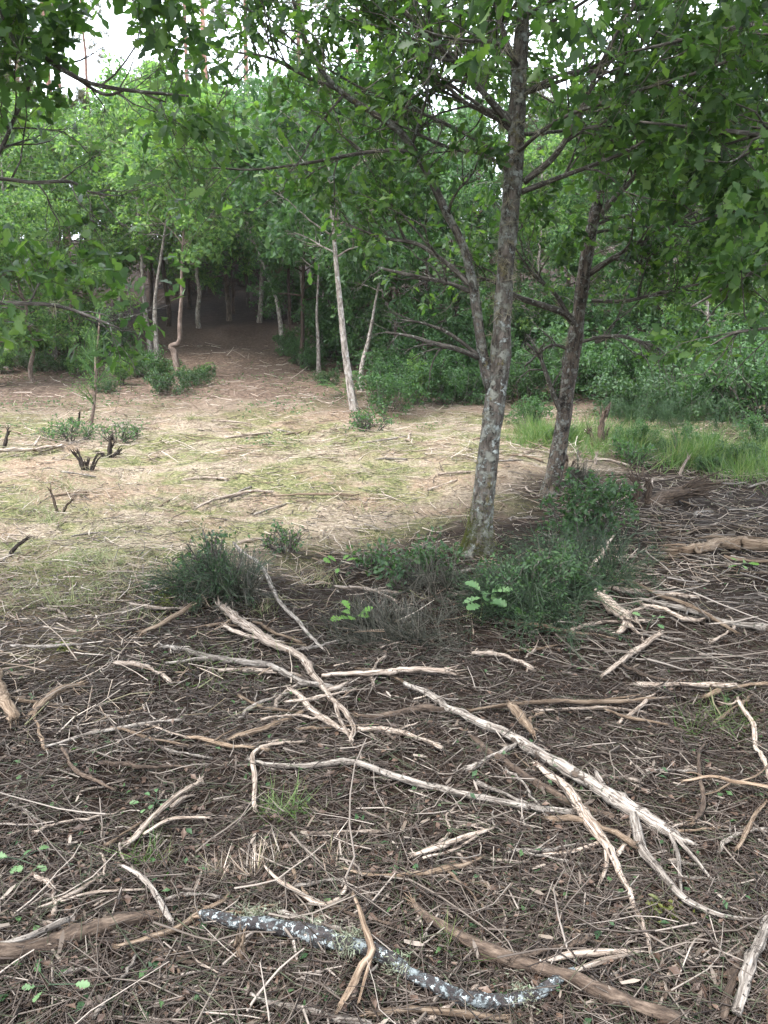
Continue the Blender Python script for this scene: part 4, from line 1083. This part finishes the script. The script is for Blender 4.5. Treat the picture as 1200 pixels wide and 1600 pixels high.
flakes('moss_patch', 'yellow green moss cushions in the clearing', np.concatenate([G(*blob(60, 900, 60, 12, 500)), G(*blob(255, 940, 12, 10, 300)), G(*blob(98, 1014, 8, 4, 160)), G(*blob(840, 660, 70, 6, 600)), G(*blob(640, 655, 40, 4, 400)), G(*blob(1035, 1425, 14, 10, 60))]), DIAM, (.012, .03), M_MOSS, 4, flat=.2, cat='moss')

# ------------------------------------------------------------------ fallen branches and sticks
MATS = {'pale': M_PALE, 'grey': M_GREY, 'brown': M_BROWN, 'tan': M_TAN, 'lichen': M_LICHBARK, 'dark': M_DARK}

def fray(p, d, r, g, n, ln):
    """torn fibres at a broken end"""
    k = 5
    e = nrm(d + g.normal(size=(n, 3)) * .22)
    off = g.normal(size=(n, 3)) * r * .5
    L = ln * g.uniform(.4, 1.1, n)
    pts = [p + off - d * r]
    for j in range(k - 1):
        e = nrm(e + g.normal(size=(n, 3)) * .12); pts.append(pts[-1] + e * (L / (k - 1))[:, None])
    PL = np.stack(pts, 1)
    return PL, (r * g.uniform(.18, .42, n))[:, None] * np.linspace(1, .08, k)[None]

def ground_poly(pts, lift=0., n=None):
    """[(px, py, width_px)] lying on the ground -> points and radii"""
    px = np.array([q[0] for q in pts], float); py = np.array([q[1] for q in pts], float)
    p = G(px, py)
    r = np.array([q[2] / 2 / ppm(a) for q, a in zip(pts, p)]) * (.9 if max(q[2] for q in pts) > 20 else .84)
    L = np.linalg.norm(np.diff(p, axis=0), axis=1).sum()
    n = n or int(np.clip(L / .025, 10, 60))
    s = spline(np.concatenate([p, r[:, None]], 1), n)
    p, r = s[:, :3], np.maximum(s[:, 3], .0015)
    hz = H(p[:, 0], p[:, 1])
    p[:, 2] = np.maximum(hz, np.convolve(np.pad(hz, 6, 'edge'), np.ones(13) / 13, 'valid')) + r * .75 + lift
    return p, r

HERO = []
def branch(label, pts, mat='grey', forks=(), ends=(1, 1), lift=0., name='branch', sides=9, seed=None, tufts=None, frayn=11, rough=.26):
    g = np.random.default_rng(seed if seed is not None else abs(hash(tuple(pts[0]))) % 9999)
    p, r = ground_poly(pts, lift)
    w_ = np.cumsum(g.normal(size=(len(p), 3)), 0); w_ -= np.linspace(0, 1, len(p))[:, None] * w_[-1]
    p = p + w_ * np.array([1, 1, .4]) * r.mean() * .2
    for _ in range(max(2, len(p) // 12)):
        c0 = g.uniform(0, len(p)); r = r * (1 + g.uniform(.12, .4) * np.exp(-((np.arange(len(p)) - c0) / g.uniform(.8, 1.8)) ** 2))
    base = p[len(p) // 2].copy(); base[2] = float(H(base[0], base[1]))
    root = thing(name, base, label, 'branch' if name != 'log' else 'log')
    m = MATS[mat]
    link('stem', MB().tubes(p, r, sides, rough=rough, flat=.72 if mat in ('pale', 'tan') else .92).mesh('stem', m), root, world=True)
    pale = m if mat in ('pale', 'grey') else M_TAN
    for e, (q, d, rr) in zip(ends, ((p[0], nrm(p[0] - p[2]), r[0]), (p[-1], nrm(p[-1] - p[-3]), r[-1]))):
        if e:
            PL, RL = fray(q, d, rr, g, frayn, rr * 5 * e)
            PL[..., 2] = np.maximum(PL[..., 2], H(PL[..., 0], PL[..., 1]) + .003)
            link('splinter', MB().tubes(PL, RL, 4).mesh('splinter', pale), root, world=True)
    for f in forks:
        lf = f[0] if isinstance(f[0], (int, float)) else lift
        f = f[1:] if isinstance(f[0], (int, float)) else f
        a, b = ground_poly(list(f), lf)
        mb = MB().tubes(a, b, 6, rough=.15)
        PL, RL = fray(a[-1], nrm(a[-1] - a[-3]), b[-1], g, 3, b[-1] * 6)
        mb.tubes(PL, RL, 3)
        link('fork', mb.mesh('fork', m), root, world=True)
    if tufts:
        for (tx, ty, k) in tufts:
            c = G(tx, ty); c[2] += .03
            n = k
            pos = c + g.normal(size=(n, 3)) * np.array([.024, .014, .008])
            V, T = tuft_hair(pos, g, 22, (.006, .02), -.4, .0022)
            link('lichen_tuft', mk_mesh('lichen_tuft', V, T, M_PALELICHEN, smooth=False), root, world=True)
    HERO.append((label, base))
    return root

branch('long pale grey branch running diagonally down to the right with torn lower end',
       [(632, 1080, 8), (690, 1109, 13), (740, 1138, 15), (800, 1163, 17), (880, 1212, 20), (940, 1250, 24), (975, 1277, 27), (1012, 1296, 24), (1052, 1318, 14), (1085, 1328, 5)], 'grey',
       [[(988, 1285, 18), (1002, 1340, 20), (1030, 1378, 17), (1065, 1415, 14), (1110, 1438, 10), (1150, 1447, 8), (1188, 1448, 4)],
        [(1045, 1312, 9), (1058, 1350, 8), (1064, 1410, 5)], [(1050, 1315, 9), (1085, 1355, 7), (1120, 1392, 4)],
        [.05, (940, 1250, 13), (934, 1238, 11), (930, 1226, 6)]], (0, 1), .02, seed=1)
branch('white split branch crossing below the long grey branch with a forked torn end',
       [(835, 1198, 9), (862, 1222, 14), (886, 1240, 17), (908, 1275, 20), (932, 1310, 23), (958, 1345, 15), (985, 1392, 10), (998, 1425, 8), (1010, 1470, 7), (1016, 1502, 4)], 'pale',
       [[(944, 1322, 11), (947, 1360, 9), (934, 1395, 5)], [(938, 1325, 9), (900, 1337, 8), (848, 1341, 4)], [(962, 1345, 12), (978, 1325, 9), (985, 1305, 5)]], (1, 1), .012, seed=2)
branch('thin pale branch lying nearly level across the middle of the foreground',
       [(388, 1190, 5), (420, 1200, 9), (460, 1204, 10), (510, 1201, 11), (545, 1196, 12), (600, 1213, 13), (680, 1240, 14), (760, 1256, 13), (830, 1270, 13), (905, 1279, 12)], 'grey', (), (1, 0), .01, seed=3)
branch('hooked white stick curling down at the left of the level branch',
       [(478, 1167, 5), (440, 1170, 7), (408, 1176, 8), (395, 1190, 8), (397, 1225, 9), (398, 1272, 8)], 'pale', (), (0, 1), .02, seed=4)
branch('pale knobbly branch reaching from the left brash down to the crossing sticks',
       [(348, 960, 16), (375, 982, 17), (405, 998, 18), (440, 1022, 17), (478, 1040, 15), (498, 1062, 13), (512, 1088, 11), (524, 1112, 11), (545, 1140, 10), (550, 1172, 8)], 'pale',
       [[(512, 1090, 11), (530, 1085, 9), (545, 1075, 4)], [(524, 1112, 8), (533, 1140, 7), (547, 1165, 4)]], (1, 1), .03, seed=5)
branch('long thin pale branch under the knobbly one', [(250, 1015, 6), (292, 1025, 9), (335, 1038, 11), (380, 1044, 12), (425, 1050, 11), (470, 1073, 11), (540, 1086, 9)], 'grey', (), (1, 1), .012, seed=6)
branch('straight grey stick above the thin branch on the left', [(262, 1040, 5), (330, 1034, 9), (415, 1046, 10)], 'grey', (), (1, 0), .01, seed=61)
branch('short white branch parallel to the knobbly one, below it', [(458, 1086, 10), (480, 1108, 13), (505, 1132, 14), (545, 1153, 9)], 'pale', (), (1, 1), .015, seed=7)
branch('straight pale stick with torn right end above the long grey branch', [(505, 1062, 9), (560, 1061, 11), (610, 1057, 12), (655, 1053, 14), (700, 1058, 12)], 'pale', (), (0, 1.4), .02, seed=8, frayn=12)
branch('pale split stick slanting up to the right in the left foreground', [(198, 1335, 10), (235, 1298, 12), (275, 1262, 11), (313, 1233, 7)], 'pale', [[(225, 1318, 7), (262, 1296, 7), (300, 1292, 6), (328, 1291, 4)], [(268, 1275, 9), (285, 1262, 8), (301, 1255, 4)]], (1, 1), .03, seed=9)
branch('thick brown log half buried in the lower left corner', [(-40, 1508, 34), (30, 1496, 34), (90, 1482, 32), (150, 1463, 30), (205, 1450, 27), (262, 1436, 22)], 'brown', (), (0, .5), -.005, 'log', 12, seed=10)
branch('pale splintered stick lying across the end of the brown log', [(182, 1492, 7), (240, 1478, 11), (285, 1462, 12), (315, 1440, 12), (352, 1417, 8)], 'tan', (), (1, 1), .02, seed=11)
branch('pale stick lying above the brown log at the left edge', [(-20, 1500, 9), (30, 1488, 11), (70, 1472, 11), (110, 1455, 8)], 'grey', (), (0, 1), .03, seed=12)
branch('dark log crusted with white and grey lichen across the bottom of the picture',
       [(312, 1440, 20), (345, 1452, 23), (395, 1466, 24), (450, 1474, 25), (510, 1487, 25), (560, 1502, 24), (605, 1525, 23), (650, 1550, 24), (700, 1570, 25), (755, 1580, 25), (810, 1577, 24), (850, 1560, 22), (898, 1532, 16)], 'lichen',
       (), (.6, .6), .016, 'log', 14, seed=13, tufts=[(400, 1448, 22), (385, 1445, 14), (545, 1493, 26), (500, 1462, 8), (620, 1524, 10), (815, 1572, 14)], rough=.2)
branch('brown barked branch running diagonally to the bottom right under the lichen log end',
       [(648, 1422, 14), (690, 1460, 19), (740, 1492, 22), (800, 1515, 23), (860, 1535, 23), (920, 1556, 24), (980, 1580, 25), (1060, 1612, 25)], 'brown', (), (1, 0), .012, 'branch', 11, seed=14)
branch('flat pale splinter of wood beside the end of the lichen log', [(842, 1518, 8), (885, 1508, 13), (930, 1505, 14), (970, 1502, 10), (1004, 1500, 4)], 'pale', [[(862, 1548, 10), (905, 1530, 13), (950, 1512, 10), (1000, 1501, 4)]], (1, 0), .02, seed=15)
branch('torn pale brown stick standing across the lichen log', [(553, 1428, 6), (563, 1455, 9), (572, 1485, 11), (583, 1516, 13), (566, 1545, 13), (550, 1575, 12), (532, 1606, 9)], 'tan', [[(583, 1516, 7), (570, 1560, 6), (560, 1600, 4)]], (1, 1), .05, seed=16)
branch('smooth grey stick at the very bottom left of centre', [(385, 1560, 7), (420, 1572, 10), (470, 1586, 12), (520, 1598, 12), (580, 1612, 12)], 'grey', (), (1, 0), .01, seed=17)
branch('flat pale torn strip at the bottom edge below the lichen log', [(580, 1600, 12), (640, 1594, 14), (720, 1600, 14), (790, 1604, 10)], 'tan', (), (1, 1), .02, seed=171)
branch('curved grey stick leaning into the brown log', [(193, 1368, 6), (215, 1382, 9), (235, 1402, 10), (250, 1425, 10), (268, 1455, 8)], 'grey', (), (1, 1), .03, seed=18)
branch('white bow shaped stick beside the dry straw tuft', [(414, 1366, 5), (435, 1388, 8), (465, 1408, 9), (500, 1425, 9), (525, 1416, 8), (540, 1400, 7), (543, 1385, 4)], 'pale', (), (1, 1), .02, seed=19)
branch('thick pale broken pole coming in at the left edge', [(-30, 1040, 24), (-5, 1078, 25), (10, 1108, 24), (24, 1142, 18)], 'tan', (), (0, .6), .04, seed=20)
branch('orange brown rotten chunk left of the pale pole', [(38, 1128, 8), (65, 1108, 14), (95, 1088, 15), (128, 1075, 9)], 'tan', (), (.6, .6), .01, seed=21)
branch('brown stick slanting up towards the short white branch', [(330, 1168, 7), (370, 1158, 11), (420, 1140, 12), (475, 1118, 9)], 'tan', (), (1, 0), .01, seed=22)
branch('chunky broken pale log end right of the dark shrub', [(934, 942, 20), (950, 956, 22), (968, 970, 24), (980, 982, 20)], 'pale', [[(978, 984, 14), (972, 994, 14), (964, 1000, 8)], [.03, (968, 972, 10), (985, 990, 9), (998, 1000, 4)]], (.4, .8), .03, seed=23)
branch('pale forked stick on the right pointing up to the right', [(940, 1062, 6), (965, 1045, 10), (990, 1027, 12), (1012, 1011, 12), (1033, 997, 9)], 'pale', [[(1005, 1016, 6), (1003, 1002, 4)]], (1, .5), .02, seed=24)
branch('brown stick lying level right of the long grey branch top', [(735, 1118, 6), (790, 1110, 9), (850, 1107, 11), (920, 1110, 11), (1000, 1104, 9), (1035, 1098, 4)], 'tan', [[(910, 1108, 6), (960, 1100, 5), (1000, 1092, 3)]], (1, 1), .02, seed=25)
branch('thin pale stick below the level brown stick', [(840, 1116, 6), (900, 1115, 7), (950, 1113, 7), (1005, 1118, 4)], 'pale', (), (1, 1), .015, seed=26)
branch('white forked stick near the right edge', [(1152, 1104, 6), (1165, 1122, 8), (1177, 1145, 9), (1178, 1178, 8), (1190, 1195, 8), (1198, 1225, 5)], 'pale', [[(1152, 1104, 4), (1140, 1112, 4), (1120, 1105, 2)]], (1, 1), .03, seed=27)
branch('long grey branch on the right above the pale forked stick', [(1000, 942, 6), (1050, 955, 10), (1100, 968, 11), (1150, 985, 12), (1230, 1000, 12)], 'grey', (), (1, 0), .02, seed=28)
branch('straight thin branch slanting across the brash right of the shrub', [(930, 905, 5), (985, 920, 8), (1040, 945, 9), (1100, 972, 9), (1150, 1002, 6)], 'tan', (), (0, 1), .04, seed=281)
branch('pale stick parallel to the grey branch, below it', [(1004, 948, 7), (1040, 958, 10), (1075, 975, 10), (1110, 968, 4)], 'pale', (), (1, 0), .01, seed=282)
branch('thick pinkish shredded log at the right edge', [(1060, 868, 14), (1100, 866, 22), (1140, 864, 24), (1190, 868, 26), (1260, 872, 24)], 'tan', [[.06, (1085, 868, 8), (1092, 880, 7), (1098, 860, 4)], [.05, (1120, 862, 9), (1160, 852, 8), (1210, 855, 4)], [.02, (1130, 876, 9), (1180, 884, 7), (1230, 880, 4)], [.06, (1150, 858, 9), (1120, 852, 7), (1090, 854, 3)]], (1.5, 0), .02, 'log', 10, seed=29, frayn=22, rough=.34)
branch('white dead branch lying at the left edge of the clearing', [(-40, 716, 8), (20, 713, 10), (60, 711, 9), (98, 702, 5)], 'pale', [[.1, (55, 711, 5), (60, 700, 4), (64, 693, 2)]], (0, 1), .05, seed=30)
branch('long bent pale stick in the left middle of the clearing', [(305, 802, 4), (340, 788, 7), (380, 778, 8), (425, 776, 5)], 'pale', (), (1, 1), .04, seed=31)
branch('pale stick lying level behind the rounded wiry shrub', [(430, 780, 4), (480, 778, 6), (540, 779, 7), (560, 778, 3)], 'tan', (), (1, 1), .03, seed=311)
branch('thin curved grey branch arching down from the rounded wiry shrub', [(365, 866, 4), (395, 893, 6), (420, 925, 7), (440, 962, 7), (470, 995, 7), (505, 1040, 4)], 'grey', (), (0, 1), .09, seed=32)
branch('pale mossy splinter pointing up to the right in the left brash', [(222, 1004, 7), (252, 990, 10), (285, 970, 10), (314, 952, 5)], 'tan', [[(280, 974, 7), (296, 962, 6), (305, 952, 3)]], (1, 1), .05, seed=33)
branch('short pale stick above the knobbly branch end', [(350, 985, 8), (385, 1002, 9), (440, 1012, 6)], 'pale', (), (1, 1), .02, seed=331)
branch('thick mottled stick in the lower right corner', [(1148, 1600, 18), (1162, 1555, 20), (1172, 1510, 20), (1190, 1470, 18), (1215, 1430, 16)], 'grey', (), (0, 0), .02, seed=34)
branch('brown stick beside the mottled one in the lower right corner', [(1130, 1605, 12), (1140, 1560, 15), (1150, 1515, 14), (1160, 1480, 8)], 'brown', (), (0, 1), .01, seed=35)
branch('brown stick meeting the top of the long grey branch', [(560, 1130, 7), (610, 1124, 12), (655, 1115, 14), (705, 1120, 10)], 'brown', (), (1, 1), .015, seed=36)
branch('curled orange brown piece of stump right of the long grey branch', [(796, 1118, 12), (805, 1135, 20), (818, 1150, 18), (832, 1164, 8)], 'tan', [[.04, (803, 1130, 12), (812, 1128, 10), (818, 1142, 6)]], (1, 1), .05, seed=37)
branch('brown branch lying under the long grey branch', [(728, 1148, 8), (765, 1180, 12), (805, 1208, 14), (850, 1238, 16), (900, 1262, 15), (960, 1282, 12)], 'brown', (), (1, 0), -.002, seed=38)
branch('pale split stick pair right of the dry straw tuft', [(645, 1348, 8), (690, 1334, 12), (735, 1318, 11), (772, 1304, 5)], 'pale', [[(660, 1352, 6), (700, 1342, 6), (745, 1320, 4)]], (1, 1), .02, seed=39)
branch('thin pale stick lying level below the pale split pair', [(540, 1372, 6), (600, 1377, 9), (660, 1374, 11), (720, 1362, 9), (755, 1350, 4)], 'tan', (), (1, 1), .015, seed=40)
branch('brown red stick standing up near the right edge', [(1082, 1298, 8), (1096, 1272, 9), (1094, 1230, 8), (1092, 1190, 6), (1100, 1175, 4)], 'brown', (), (1, 1), .03, seed=41)
branch('pale stick at the right edge slanting upward', [(1150, 1336, 7), (1168, 1305, 8), (1182, 1280, 7), (1196, 1262, 4)], 'tan', (), (1, 1), .02, seed=42)
branch('pale forking brushwood at the right edge', [(1065, 1236, 4), (1110, 1234, 7), (1150, 1240, 8), (1210, 1250, 8)], 'tan', [[(1150, 1240, 5), (1180, 1228, 4), (1200, 1210, 3)], [(1110, 1234, 4), (1085, 1225, 3), (1070, 1222, 2)], [(1140, 1240, 4), (1120, 1252, 4), (1100, 1258, 2)]], (1, 0), .04, seed=43)
branch('curved bare stick leaning out of the shrub at right', [(912, 925, 5), (930, 905, 8), (945, 885, 7), (957, 862, 4)], 'pale', (), (1, 1), .12, seed=44)
branch('pale shredded branch leading up to the dark uprooted stump', [(960, 795, 6), (985, 780, 10), (1005, 768, 9), (1020, 757, 4)], 'pale', (), (1, 1), .05, seed=45)
branch('white shredded strip in the lower left foreground', [(60, 1430, 5), (100, 1415, 8), (130, 1400, 8), (158, 1378, 4)], 'pale', [[(95, 1420, 5), (150, 1405, 6), (225, 1402, 4)]], (1, 1), .02, seed=46)
branch('thin stick lying level in the upper left foreground', [(75, 1172, 5), (140, 1155, 7), (215, 1140, 7), (280, 1132, 4)], 'grey', (), (1, 1), .015, seed=47)
branch('long thin pale stick rising left of the hooked stick', [(150, 1150, 5), (200, 1142, 7), (230, 1138, 5), (290, 1160, 3)], 'pale', (), (1, 1), .015, seed=48)

# cut stumps
def stump(loc, label, stubs, mat, seed, name='cut_stump'):
    """stubs: (lean_x, lean_y, height, radius, dx)"""
    g = np.random.default_rng(seed)
    root = thing(name, loc, label, 'stump')
    for lx, ly, h, r, dx in stubs:
        p = np.array([[dx, 0, -.05], [dx + lx * h * .45, ly * h * .45, h * .5], [dx + lx * h, ly * h, h]])
        p = spline(p, 12); p[1:, :2] += np.cumsum(g.normal(size=(11, 2)), 0) * r * .12; rr = r * np.linspace(1.3, .6, 12)
        st = link('stub', MB().tubes(p, rr * .8, 9, rough=.38).mesh('stub', mat), root)
        PL, RL = fray(p[-1], nrm(p[-1] - p[-3]), r * .9, g, 12, r * 4.5)
        link('splinter', MB().tubes(PL, RL, 4).mesh('splinter', mat), st)
    return root
stump(G(133, 735), 'dark fan shaped cut stub standing alone in the left clearing', [(-.5, 0, .20, .026, -.01), (-.25, 0, .22, .018, .0), (.1, .1, .12, .016, .03), (.55, 0, .16, .02, .06), (.8, 0, .18, .014, .07), (-.1, -.1, .10, .02, .02)], M_DARK, 1)
stump(G(170, 714), 'black burnt upright stub behind the fan shaped one', [(.12, 0, .26, .032, 0), (1.4, 0, .07, .03, .05), (-1.1, 0, .06, .03, -.04), (.3, .1, .15, .02, .02)], M_DARK, 2)
stump(G(936, 697), 'dark forked stump in front of the tall green grass', [(.1, 0, .46, .055, 0), (-.5, 0, .2, .035, -.05), (.3, 0, .16, .04, .05)], M_BROWN, 3)
stump(G(1022, 785), 'dark uprooted stump with ragged roots on the right', [(4.2, .3, .13, .085, -.05), (3.2, -.4, .12, .06, -.02), (-.1, 0, .24, .045, -.14), (.15, .2, .17, .04, -.07), (5.0, .6, .08, .05, .05), (-1.6, -.3, .10, .04, -.1), (3.0, .8, .17, .04, -.05)], M_BROWN, 4)
stump(G(122, 668), 'thin dark stub left of the feathery sapling', [(.2, 0, .22, .02, 0), (-.8, 0, .12, .02, 0)], M_DARK, 5)
stump(G(5, 705), 'dark leaning stub at the left edge of the clearing', [(.3, 0, .26, .03, 0)], M_DARK, 6)
stump(G(10, 868), 'dark stick stuck slanting in the ground at the left edge', [(1.3, .1, .13, .02, 0)], M_DARK, 7)
stump(G(92, 800), 'brown broken stub in the left clearing', [(-.3, 0, .22, .015, 0), (.9, 0, .12, .015, .03)], M_BROWN, 8)
stump(G(930, 725), 'pale cut stub standing near the right grass', [(.2, 0, .12, .02, 0)], M_PALE, 9)
stump(G(1062, 740), 'white cut stub leaning right near the right grass', [(.5, 0, .2, .022, 0)], M_PALE, 10)
stump(G(882, 745), 'grey twiggy stub tight behind the thinner oak', [(.0, 0, .2, .03, 0), (.3, 0, .16, .02, .04)], M_BROWN, 11)
stump(G(376, 1500), 'short brown stub standing below the lichen log', [(.0, 0, .05, .016, 0)], M_TAN, 12)

# ------------------------------------------------------------------ the other sticks, one object each
g = np.random.default_rng(140)
SV = []
for i in range(18):
    # local stick, 1 long on x, lying on z = 0
    n = 14; u = np.linspace(-.5, .5, n)
    bend = g.uniform(-.12, .12); wob = np.cumsum(g.normal(size=n)) * .012
    pth = np.stack([u, bend * (1 - 4 * u * u) + wob, .012 + .02 * g.random() * (1 - 4 * u * u)], -1)
    r = g.uniform(.014, .026) * (1 + .25 * np.sin(u * 9 + i)) * np.linspace(1, g.uniform(.45, .9), n)
    mb = MB().tubes(pth, r, 6, rough=.2)
    for (q, d, rr) in ((pth[0], nrm(pth[0] - pth[2]), r[0]), (pth[-1], nrm(pth[-1] - pth[-3]), r[-1])):
        if g.random() < .75:
            PL, RL = fray(q, d, rr, g, 4, rr * g.uniform(3, 8)); mb.tubes(PL, RL, 3)
    if i % 3 == 0:
        k = g.integers(4, 10); D, Dr, _ = sprout(pth[None], r[None], g, 2, .3, .8, (.2, .4), (.4, .8), 0, K=5, jit=.15, rr=.6); mb.tubes(D, Dr, 4)
    SV.append({k: None for k in ('pale', 'grey', 'brown', 'tan')} | {'mb': mb})
def stick_mesh(i, k):
    if SV[i][k] is None: SV[i][k] = SV[i]['mb'].mesh('stick', MATS[k])
    return SV[i][k]

LAND = [('the lichen log', (600, 1520)), ('the brown log', (120, 1475)), ('the dry straw tuft', (400, 1350)), ('the long grey branch', (900, 1235)),
        ('the torn grey branch end', (1080, 1400)), ('the level pale branch', (620, 1220)), ('the hooked white stick', (400, 1210)), ('the pale split stick', (250, 1285)),
        ('the knobbly pale branch', (430, 1015)), ('the dead brash heap', (640, 980)), ('the oak seedling', (752, 945)), ('the broken log end', (960, 965)), ('the pinkish shredded log', (1130, 866)),
        ('the uprooted stump', (1022, 775)), ('the rounded wiry shrub', (340, 890)), ('the fan shaped stub', (133, 725)), ('the feathery sapling', (145, 650)), ('the forked oak', (745, 870)),
        ('the thinner oak', (855, 805)), ('the leaning slender trunk', (555, 645)), ('the lower right corner', (1180, 1560)), ('the lower left corner', (20, 1580)), ('the left edge', (0, 1150)), ('the right edge', (1195, 1080)),
        ('the kinked trunk', (280, 605)), ('the tall right grass', (1120, 730)), ('the brown diagonal branch', (800, 1515)), ('the white forked stick', (1175, 1150))]
used = {}
NST = 245
spx = g.uniform(0, 1200, NST); spy = np.where(g.random(NST) < .7, g.uniform(900, 1590, NST), g.uniform(655, 900, NST))
sp = G(spx, spy)
order = np.argsort(-sp[:, 1])
for k in order:
    p = sp[k]; pale_zone = zone(p[0], p[1]) > 0
    px, py = spx[k], spy[k]
    kind = g.choice(['pale', 'grey', 'tan', 'brown'], p=[.4, .3, .25, .05] if pale_zone else [.38, .24, .24, .14])
    pxl = g.uniform(45, 150) if py > 900 else g.uniform(28, 75)
    L = pxl / ppm(p)
    L = min(L, .75)
    th = g.normal() * .55 if g.random() < .7 else g.uniform(-1.5, 1.5)
    i = int(g.integers(0, len(SV)))
    o = bpy.data.objects.new('stick', stick_mesh(i, kind)); COL.objects.link(o)
    thick = float(np.clip(g.uniform(5.5, 13) / ppm(p) / .04, .25 * L, 1.6 * L))
    e = .12
    sx_ = float(H(p[0] + L / 2 * math.cos(th), p[1] + L / 2 * math.sin(th)) - H(p[0] - L / 2 * math.cos(th), p[1] - L / 2 * math.sin(th))) / L
    o.location = (p[0], p[1], p[2] + .004 + abs(g.normal()) * .008)
    o.rotation_euler = (0, -math.atan(sx_) + g.normal() * .05, th)
    o.scale = (L, thick if g.random() < .5 else thick * 1.0, thick)
    ld, lp = min(LAND, key=lambda q: math.hypot((q[1][0] - px), (q[1][1] - py) * 1.2))
    dx, dy = px - lp[0], py - lp[1]
    side = ('right of' if dx > 0 else 'left of') if abs(dx) > abs(dy) else ('in front of' if dy > 0 else 'behind')
    near = math.hypot(dx, dy)
    size = 'long thin' if pxl > 110 else ('short' if pxl < 60 else 'mid-length')
    if math.cos(th) * math.sin(th) > .17: lie = 'slanting right'
    elif math.cos(th) * math.sin(th) < -.17: lie = 'slanting left'
    elif abs(math.sin(th)) > .8: lie = 'pointing away'
    else: lie = 'lying level'
    lab = f"{size} {kind} stick {lie}, {'close ' if near < 70 else ('well ' if near > 150 else '')}{side} {ld}"
    used.setdefault(lab, []).append(o)
    o['label'] = lab; o['category'] = 'stick'; o['group'] = 'loose sticks strewn on the ground'

for lab, os_ in used.items():          # laid out from far to near
    if len(os_) > 1:
        for w_, o in zip(['farther', 'nearer'] if len(os_) == 2 else ['farthest', 'middle', 'nearest'], os_): o['label'] = w_ + ' ' + lab

# ------------------------------------------------------------------ damp air
hz, n_, l_, out_ = new_mat('damp_air')
pv = n_.new('ShaderNodeVolumePrincipled')
pv.inputs['Color'].default_value = (.93, .97, 1, 1)
pv.inputs['Density'].default_value = .0004
pv.inputs['Anisotropy'].default_value = .3
l_.new(pv.outputs[0], out_.inputs['Volume'])
bx = np.array([(x, y, z) for z in (-4, 42) for y in (-75, 260) for x in (-165, 165)], float)
bt = np.array([(0, 2, 3), (0, 3, 1), (4, 5, 7), (4, 7, 6), (0, 1, 5), (0, 5, 4), (2, 6, 7), (2, 7, 3), (0, 4, 6), (0, 6, 2), (1, 3, 7), (1, 7, 5)])
link('haze', mk_mesh('haze', bx, bt, hz, smooth=False), kind='stuff', label='thin damp haze hanging in the air of the wood', category='haze')
